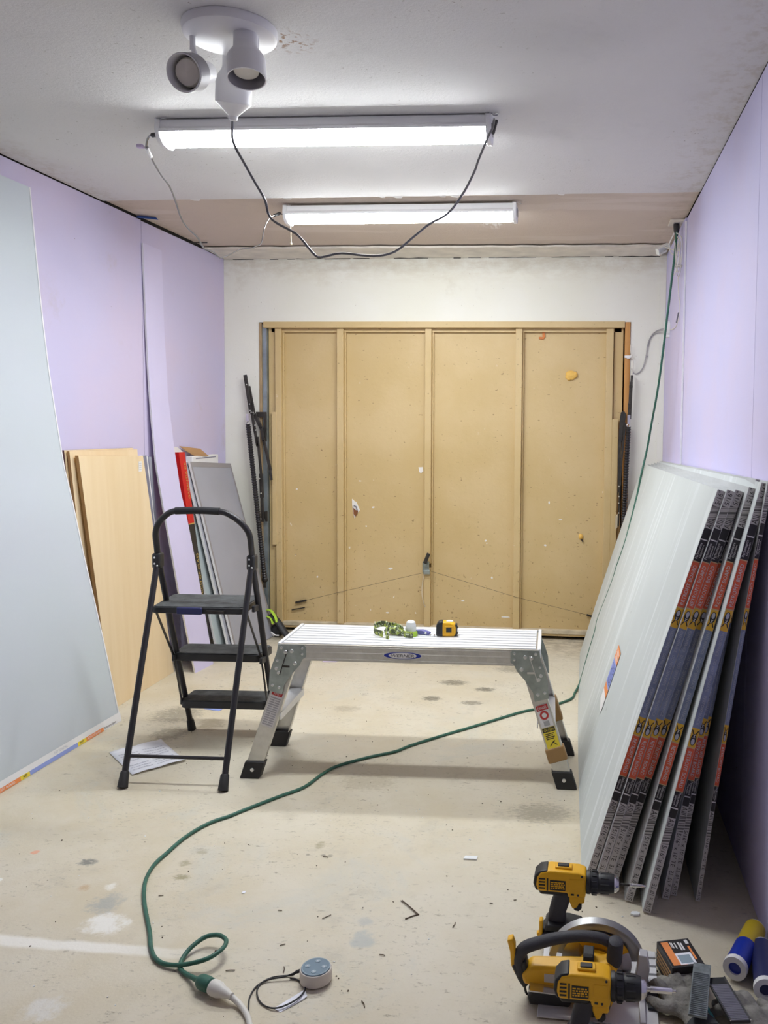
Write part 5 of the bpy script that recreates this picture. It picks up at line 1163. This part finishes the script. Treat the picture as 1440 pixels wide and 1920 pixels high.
# ---------------------------------------------------------------- power tools
def drill(label, loc, rz, driver, sc=(1,1,1), grp='cordless drills on the floor'):
    t = thing('cordless_drill', label, 'drill', loc, rz, grp)
    XF[t.name] = XF[t.name] @ Matrix.Diagonal((sc[0],sc[1],sc[2],1)); t.scale = sc
    AZ = .160
    # battery foot
    mb = MB(); mb.prism([(-.046,.0005),(.066,.0005),(.070,.008),(.070,.030),(.060,.038),(-.040,.038),(-.050,.028),(-.050,.008)], -.036, .036, 'y'); bt = B_(mb, 'battery', 'toolblack', t, bevel=.004, seg=3)
    mb = MB(); mb.bb((-.02,-.0375,.010),(.045,-.0355,.022)); mb.build('battery_label', 'yellow', bt, world=False, bevel=.001)
    mb = MB(); mb.prism([(-.040,.0385),(.060,.0385),(.050,.050),(.020,.056),(-.034,.056),(-.043,.046)], -.033, .033, 'y'); B_(mb, 'foot', 'toolblack', t, bevel=.005, seg=3)
    mb = MB(); mb.bb((-.056,-.030,.018),(-.046,-.008,.064)); mb.bb((-.062,-.026,.020),(-.054,-.012,.030)); B_(mb, 'belt_clip', 'yellow', t, bevel=.003)
    # handle
    mb = MB(); mb.prism([(-.036,.050),(-.033,.075),(-.026,.105),(-.018,.125),(-.018,.140),(.024,.140),(.024,.122),(.018,.100),(.011,.078),(.012,.050)], -.0165, .0165, 'y'); B_(mb, 'handle', 'toolgrip', t, bevel=.009, seg=3)
    mb = MB(); mb.prism([(-.055,.128),(.012,.128),(.016,.145),(-.050,.150),(-.064,.145)], -.021, .021, 'y'); B_(mb, 'underside', 'toolblack', t, bevel=.006, seg=3)
    # housing
    mb = MB(); mb.prism([(-.060,.140),(.016,.139),(.016,.128),(.060,.128),(.062,.142),(.062,.188),(.044,.194),(-.030,.195),(-.055,.190),(-.064,.176),(-.066,.155)], -.0265, .0265, 'y'); hs = B_(mb, 'housing', 'yellow', t, bevel=.008, seg=4)
    mb = MB(); mb.prism([(.016,.130),(.060,.130),(.058,.108),(.044,.108),(.040,.096),(.028,.092),(.020,.110)], -.015, .015, 'y'); B_(mb, 'trigger_guard', 'yellow', t, bevel=.004)
    mb = MB(); mb.prism([(.030,.100),(.050,.104),(.052,.092),(.044,.084),(.032,.086)], -.010, .010, 'y'); B_(mb, 'trigger', 'toolblack', t, bevel=.003)
    mb = MB(); mb.prism([(-.036,.196),(-.056,.192),(-.070,.178),(-.073,.158),(-.066,.140),(-.058,.140),(-.063,.158),(-.060,.174),(-.050,.183),(-.036,.186)], -.0245, .0245, 'y'); B_(mb, 'rear_cap', 'toolblack', t, bevel=.005, seg=3)
    mb = MB()
    for z in (.148,.156,.164,.172): mb.bb((-.058,-.0275,z),(-.042,-.0255,z+.0035))
    mb.bb((-.038,-.0275,.144),(-.034,-.0255,.176)); mb.build('vent', 'toolblack', hs, world=False)
    mb = MB(); mb.bb((-.030,-.0273,.146),(.010,-.0258,.172)); lb = mb.build('label_plate', 'toolblack', hs, world=False)
    mb = MB(); r5 = random.Random(4)
    for z in (.150,.155,.160,.165):
        x = -.028
        while x < .006:
            w_ = r5.uniform(.003,.009); mb.bb((x,-.0277,z),(min(x+w_,.008),-.0272,z+.003)); x += w_+.002
    mb.build('label_marks', 'yellow', lb, world=False)
    mb = MB(); mb.bb((-.018,-.012,.193),(.026,.012,.200)); sw = mb.build('switch_frame', 'yellow', hs, world=False, bevel=.003)
    mb = MB(); mb.bb((-.011,-.008,.1985),(.018,.008,.2025)); mb.build('speed_switch', 'toolblack', sw, world=False, bevel=.002)
    mb = MB(); mb.bb((.020,-.0276,.150),(.056,-.0262,.178)); mb.build('side_panel', 'yellow', hs, world=False, bevel=.0006)
    mb = MB(); mb.bb((.024,-.0275,.136),(.032,-.026,.140)); mb.ell((.042,-.0265,.137),(.003,.002,.003),8,6); mb.ell((.051,-.0265,.186),(.003,.002,.003),8,6); mb.build('screw', 'toolblack', hs, world=False)
    # clutch and chuck
    ax = axis_mtx((.062,0,AZ),(1,0,0))
    mb = MB(); mb.lathe([(0,0),(.027,0),(.0285,.003),(.0285,.010),(.0265,.011),(.0265,.013),(.0285,.014),(.028,.026),(.026,.030),(0,.030)], 28, ax)
    for k in range(12):
        q = 2*PI*k/12; mb.add([ax @ Vector((.0283*math.cos(q+e),.0283*math.sin(q+e),z)) for z in (.014,.028) for e in (-.07,.07)]+[ax @ Vector((.0305*math.cos(q+e),.0305*math.sin(q+e),z)) for z in (.015,.027) for e in (-.04,.04)], [(4,5,7,6),(0,1,5,4),(2,6,7,3),(0,4,6,2),(1,3,7,5)])
    B_(mb, 'torque_collar', 'toolblack', t, smooth=30)
    mb = MB(); mb.lathe([(0,.030),(.0235,.030),(.0245,.033),(.0245,.058),(.0225,.070),(.021,.071),(0,.071)], 28, ax)
    for k in range(10):
        q = 2*PI*k/10; mb.tube([ax @ Vector((.0245*math.cos(q),.0245*math.sin(q),.036)), ax @ Vector((.0240*math.cos(q),.0240*math.sin(q),.058))], .0018, 5)
    B_(mb, 'chuck', 'toolblack', t, smooth=30)
    mb = MB(); mb.lathe([(0,.071),(.0215,.071),(.0205,.076),(.014,.083),(.007,.0835),(0,.0835)], 28, ax); B_(mb, 'chuck_nose', 'chrome', t, smooth=25)
    if driver:
        mb = MB(); mb.lathe([(0,.083),(.0062,.083),(.0062,.086),(.0045,.087),(.0045,.092),(.0062,.093),(.0062,.142),(.005,.144),(.003,.145),(.003,.152),(0,.154)], 10, ax); B_(mb, 'bit_holder', 'chrome', t, smooth=30)
    else:
        mb = MB(); mb.lathe([(0,.083),(.0032,.083),(.0032,.112),(0,.112)], 8, ax); b1 = B_(mb, 'bit_shank', 'darksteel', t, smooth=40)
        mb = MB(); mb.lathe([(0,.110),(.0046,.110),(.0046,.114),(.0038,.115),(.0046,.122),(.0040,.140),(.003,.143),(.0022,.150),(0,.153)], 10, ax); B_(mb, 'driver_bit', 'chrome', t, smooth=30)
    return t
drill('upright yellow and black cordless drill standing behind the circular saw', (2.187,-3.005,0), -.03, False)
drill('yellow and black cordless drill in front of the circular saw, nearest the camera', (2.243,-3.405,0), -.02, True, (.88,1.0,1.0))

# circular saw, tipped a little onto its motor side
t = thing('circular_saw', 'yellow and black circular saw with grey blade guard between the two drills', 'saw', (2.272,-3.222,.014), rot=(.13,0,-.03))
mb = MB(); mb.prism([(-.130,-.085),(.132,-.085),(.140,-.078),(.140,.140),(.132,.145),(-.130,.145)], 0, .0035, 'z'); sh = B_(mb, 'shoe', 'castalu', t, bevel=.001)
for k in range(7):
    y = -.040+.026*k; MB().bb((.118,y,.0036),(.143,y+.020,.010)).build('shoe_tab', 'castalu' if k > 1 else 'toolblack', sh, world=False, bevel=.001)
mb = MB(); mb.bb((.098,-.084,.0036),(.112,.142,.012)); mb.bb((.060,.02,.0036),(.112,.05,.020)); mb.build('shoe_rail', 'castalu', sh, world=False, bevel=.002)
mb = MB(); mb.prism([(.088,.004),(.118,.004),(.124,.05),(.118,.085),(.098,.088),(.094,.045)], .026,.050,'y'); B_(mb, 'front_bracket', 'castalu', t, bevel=.002)
cx, cz = 0, .034
def arcpoly(R0, R1, a0, a1, n=26): 
    return [(cx+R1*math.cos(a0+(a1-a0)*i/n), cz+R1*math.sin(a0+(a1-a0)*i/n)) for i in range(n+1)] + [(cx+R0*math.cos(a1+(a0-a1)*i/n), cz+R0*math.sin(a1+(a0-a1)*i/n)) for i in range(n+1)]
mb = MB(); 
def arcband(mb, R0, R1, a0, a1, y0, y1, n=28):
    vs = []; fs = []
    for i in range(n+1):
        a = a0+(a1-a0)*i/n; c, s_ = math.cos(a), math.sin(a)
        vs += [(cx+R0*c,y0,cz+R0*s_),(cx+R1*c,y0,cz+R1*s_),(cx+R1*c,y1,cz+R1*s_),(cx+R0*c,y1,cz+R0*s_)]
    for i in range(n):
        for j in range(4): fs.append((4*i+j,4*i+(j+1)%4,4*i+4+(j+1)%4,4*i+4+j))
    fs += [(0,1,2,3),(4*n+3,4*n+2,4*n+1,4*n)]; mb.add(vs, fs)
arcband(mb, .108, .114, .08, PI-.15, .044, .066); arcband(mb, .02, .110, .08, PI-.15, .060, .066); arcband(mb, .097, .110, .08, PI-.15, .044, .047)
B_(mb, 'upper_guard', 'bladegrey', t, smooth=30)
mb = MB(); mb.lathe([(0,0),(.083,0),(.083,.0018),(0,.0018)], 60, axis_mtx((cx,.054,cz),(0,1,0))); B_(mb, 'blade', 'chrome', t)
mb = MB(); mb.lathe([(0,0),(.020,0),(.018,.006),(0,.007)], 24, axis_mtx((cx,.0535,cz),(0,-1,0))); B_(mb, 'arbor_flange', 'bladegrey', t)
mb = MB(); arcband(mb, .03, .094, PI+.3, 2*PI-1.3, .049, .059, 14); B_(mb, 'lower_guard', 'bladegrey', t, smooth=30)
mb = MB(); arcband(mb, .046, .086, .5, 2.2, .048, .051, 14); B_(mb, 'guard_reflection', 'yellow', t)  # yellow band standing in for the reflection inside the guard
mb = MB(); mb.lathe([(0,-.035),(.044,-.035),(.046,-.02),(.046,.030),(.040,.056),(.030,.062),(0,.062)], 26, axis_mtx((cx+.0,-.010,cz+.015),(0,-1,0))); mt = B_(mb, 'motor_housing', 'yellow', t, smooth=30)
mb = MB(); mb.lathe([(0,.058),(.034,.058),(.033,.076),(.028,.082),(0,.083)], 26, axis_mtx((cx,-.010,cz+.015),(0,-1,0))); mb.build('motor_cap', 'toolblack', mt, world=False, smooth=30)
mb = MB(); mb.prism([(-.165,.030),(-.060,.022),(-.02,.035),(.03,.055),(.050,.085),(.040,.115),(.02,.10),(-.03,.088),(-.06,.086),(-.15,.078),(-.172,.055)], -.030, .012, 'y'); B_(mb, 'body', 'yellow', t, bevel=.008, seg=3)
mb = MB(); mb.bb((-.118,-.0315,.045),(-.075,-.0298,.066)); B_(mb, 'label', 't_grey', t)
hp = [(-.172,-.010,.048),(-.178,-.010,.085),(-.165,-.010,.112),(-.13,-.010,.130),(-.085,-.010,.146),(-.035,-.010,.156),(.010,-.010,.154),(.035,-.010,.142)]
mb = MB(); mb.tube(catmull(hp,5), [.0165-.004*(i/35) for i in range(36)], 12, flat=.9); B_(mb, 'main_handle', 'toolgrip', t, smooth=60)
mb = MB(); mb.lathe([(0,.0),(.016,0),(.018,.01),(.0175,.056),(.016,.063),(.010,.066),(0,.066)], 20, axis_mtx((.040,-.012,.095),(.05,-.1,1))); B_(mb, 'front_grip', 'toolgrip', t, smooth=40)
mb = MB(); mb.prism([(-.205,.135),(-.192,.14),(-.186,.12),(-.186,.085),(-.178,.05),(-.186,.045),(-.196,.07),(-.198,.105)], -.020, .0, 'y'); B_(mb, 'tail_trim', 'yellow', t, bevel=.003)
mb = MB(); mb.prism([(-.195,.072),(-.160,.088),(-.150,.030),(-.165,.012),(-.180,.035)], -.024, .006, 'y'); B_(mb, 'handle_heel', 'toolblack', t, bevel=.005)
mb = MB(); mb.prism([(-.150,-.0),(-.060,-.0),(-.055,.012),(-.060,.032),(-.145,.036),(-.155,.02)], -.052, -.012, 'y'); bt = B_(mb, 'battery', 'toolblack', t, bevel=.004)
mb = MB(); mb.prism([(-.152,.0365),(-.060,.0325),(-.058,.035),(-.150,.040)], -.054, -.012, 'y'); mb.build('battery_rail', 'chrome', bt, world=False)
mb = MB(); mb.tube(catmull([(-.165,-.012,.012),(-.160,-.014,-.005),(-.148,-.014,-.006),(-.145,-.012,.008)],4), .003, 6); B_(mb, 'hang_hook', 'toolblack', t)
mb = MB(); mb.bb((-.03,-.031,.100),(-.005,.01,.118)); B_(mb, 'trigger_lock', 'toolblack', t, bevel=.003)

# screw box
t = thing('screw_box', 'black and orange cardboard screw box on the floor right of the circular saw', 'box', (2.476,-3.123,0), .27)
mb = MB(); mb.bb((-.041,-.052,.0004),(.041,.052,.062)); bxx = B_(mb, 'box', 'blackcard', t, bevel=.0012)
def top_rect(x0,y0,x1,y1,m_,d=.0006,name='label_field',par=None): 
    mb = MB(); mb.bb((x0,y0,.062),(x1,y1,.062+d)); return mb.build(name, m_, par or bxx, world=False, smooth=0)
top_rect(-.034,-.045,-.016,.044,'l_orange'); lb_ = top_rect(-.016,-.045,.024,-.002,'paper'); top_rect(-.016,-.046,.0,-.002,'l_orange',.0004)
top_rect(-.012,-.04,.018,-.01,'speaker_btn',.0009,'picture',lb_); top_rect(.026,-.03,.031,.022,'l_orange')
mb = MB()
for x0, y0, x1, y1 in ((-.010,.018,-.007,.040),(-.003,.016,.0,.038),(.006,.008,.010,.040),(.012,.008,.016,.036),(.026,.030,.034,.046),(-.013,.022,-.011,.042)): mb.bb((x0,y0,.062),(x1,y1,.0627))
mb.build('print_marks', 't_white', bxx, world=False, smooth=0)
mb = MB(); mb.bb((-.036,-.0526,.010),(.036,-.052,.044)); mb.build('front_label', 't_grey', bxx, world=False, smooth=0)
mb = MB()
for z in (.012,.022,.032,.042): mb.bb((-.0416,-.045,z),(-.041,.045,z+.005))
mb.build('side_print', 'cardboard', bxx, world=False, smooth=0)

# gloves: one skin each, fused from finger and palm volumes
def glove(label, loc, rz, flip=1, curl=.3):
    t = thing('work_glove', label, 'glove', loc, rz, 'grey work gloves on the floor')
    mb = MB(); mb.ell((0,0,.022),(.045,.042,.020),16,10); mb.ell((.01,.0,.026),(.035,.036,.020),16,10)
    for k, (y, L, a) in enumerate(((-.031,.062,-.25),(-.011,.074,-.06),(.011,.072,.10),(.030,.058,.30))):
        b = Vector((.034,y,.024)); d = Vector((math.cos(a),math.sin(a)*1,0)); p1 = b+d*L*.5+Vector((0,0,.008+.006*(k%2))); p2 = b+d*L*(1-.15*curl)+Vector((0,0,-.008))
        mb.tube(catmull([b-d*.02,b,p1,p2],4), [.0135]*9+[.0125,.012,.011,.008], 10); mb.ell(p2,(.011,.011,.010),10,8)
    mb.tube(catmull([(-.005,flip*.028,.024),(.012,flip*.055,.022),(.042,flip*.068,.018)],4), [.015,.0148,.0145,.014,.0138,.0135,.013,.012,.010], 10); mb.ell((.044,flip*.069,.018),(.011,.011,.010),10,8)
    mb.tube([(-.03,0,.022),(-.065,0,.023)], [.030,.034], 14, flat=.62)
    o = B_(mb, 'skin', 'glove', t, smooth=0); r_ = o.modifiers.new('fuse','REMESH'); r_.mode = 'VOXEL'; r_.voxel_size = .0035; r_.use_smooth_shade = True
    sm = o.modifiers.new('soften','SMOOTH'); sm.factor = .5; sm.iterations = 4
    mb = MB(); mb.tube([(-.062,0,.024),(-.098,0,.025)], [.0335,.037], 18, flat=.62); B_(mb, 'cuff', 'cuff', t)
    mb = MB(); mb.tube(catmull([(-.064,-.034,.020),(-.02,-.044,.017),(.02,-.043,.014),(.045,-.040,.014)],4), .0045, 8); B_(mb, 'teal_piping', 'teal', t, smooth=60)
    return t
glove('grey suede work glove with teal piping in front of the orange screw box', (2.475,-3.255,.002), 1.95, 1)
glove('grey suede work glove lying under the ridged rasps at the lower right', (2.625,-3.30,.002), 2.3, -1)
# rasps
def rasp(label, a, b, wd, m_, edge):
    a, b = Vector(a), Vector(b); L = (b-a).length; x = (b-a).normalized(); y = Vector((0,0,1)).cross(x).normalized(); z = x.cross(y)
    t = thing('drywall_rasp', label, 'rasp', (a+b)/2, group='ridged rasps at the lower right')
    P = lambda u, v, h: a+x*(L*u)+y*(v*wd/2)+z*h
    mb = MB(); mb.add([P(u,v,h) for h in (0,.006) for u, v in ((0,-1),(1,-1),(1,1),(0,1))], [(3,2,1,0),(4,5,6,7),(0,1,5,4),(1,2,6,5),(2,3,7,6),(3,0,4,7)]); bd = mb.build('plate', m_, t, bevel=.001, smooth=0)
    mb = MB(); n = int(L/.0062)
    for i in range(int(n*.22), n):
        u0, u1 = (i+.15)/n, (i+.6)/n
        mb.add([P(u0,-.88,.006),P(u0,.88,.006),P(u1,.88,.006),P(u1,-.88,.006),P((u0+u1)/2,-.85,.0082),P((u0+u1)/2,.85,.0082)], [(0,1,5,4),(1,2,5),(2,3,4,5),(3,0,4)])
    mb.build('teeth', 'bladegrey' if edge else 'rasp', bd, smooth=0)['kind'] = 'stuff'
    if edge:
        mb = MB()
        for v in (-1,1): mb.add([P(u,v+e,h) for h in (.0055,.008) for u, e in ((0,-.05),(1,-.05),(1,.05),(0,.05))], [(3,2,1,0),(4,5,6,7),(0,1,5,4),(1,2,6,5),(2,3,7,6),(3,0,4,7)])
        mb.build('edge_rail', 'chrome', bd, smooth=0)
    return t
rasp('grey ridged rasp lying across the gloves at the lower right', (2.522,-3.165,.060), (2.487,-3.345,.060), .040, 'rasp', False)
rasp('black ridged rasp with bright edges beside the grey rasp at the lower right', (2.547,-3.195,.048), (2.575,-3.36,.066), .044, 'toolblack', True)
# tubes
def caulk(label, a, b, r, cols, split):
    a, b = Vector(a), Vector(b); L = (b-a).length; m = axis_mtx(a, b-a)
    t = thing('sealant_tube', label, 'tube', (a+b)/2, group='sealant tubes at the lower right')
    MB().lathe([(0,.004),(r,.004),(r,L*split),(0,L*split)], 24, m).build('barrel', cols[0], t, smooth=40)
    MB().lathe([(0,L*split),(r,L*split),(r,L),(0,L)], 24, m).build('barrel_band', cols[1], t, smooth=40)
    MB().lathe([(r*.55,-.004),(r*1.04,-.004),(r*1.06,.0),(r*1.06,.010),(r*1.0,.012),(r*.6,.006),(r*.55,-.004)], 24, m, caps=False).build('end_ring', 'whitepl2', t, smooth=30)
    MB().lathe([(0,L),(r*.96,L),(r*.9,L+.006),(r*.3,L+.008),(0,L+.008)], 24, m).build('end_cap', 'whitepl2', t, smooth=30)
    return t
caulk('sealant tube with blue and yellow sleeve and white end ring at the lower right', (2.605,-3.128,.036), (2.684,-2.965,.036), .0275, ('tubeblue','tubeyel'), .52)
caulk('dark blue sealant tube beside the blue and yellow one at the lower right', (2.662,-3.20,.036), (2.686,-3.04,.036), .0265, ('tubenavy','tubenavy'), .6)
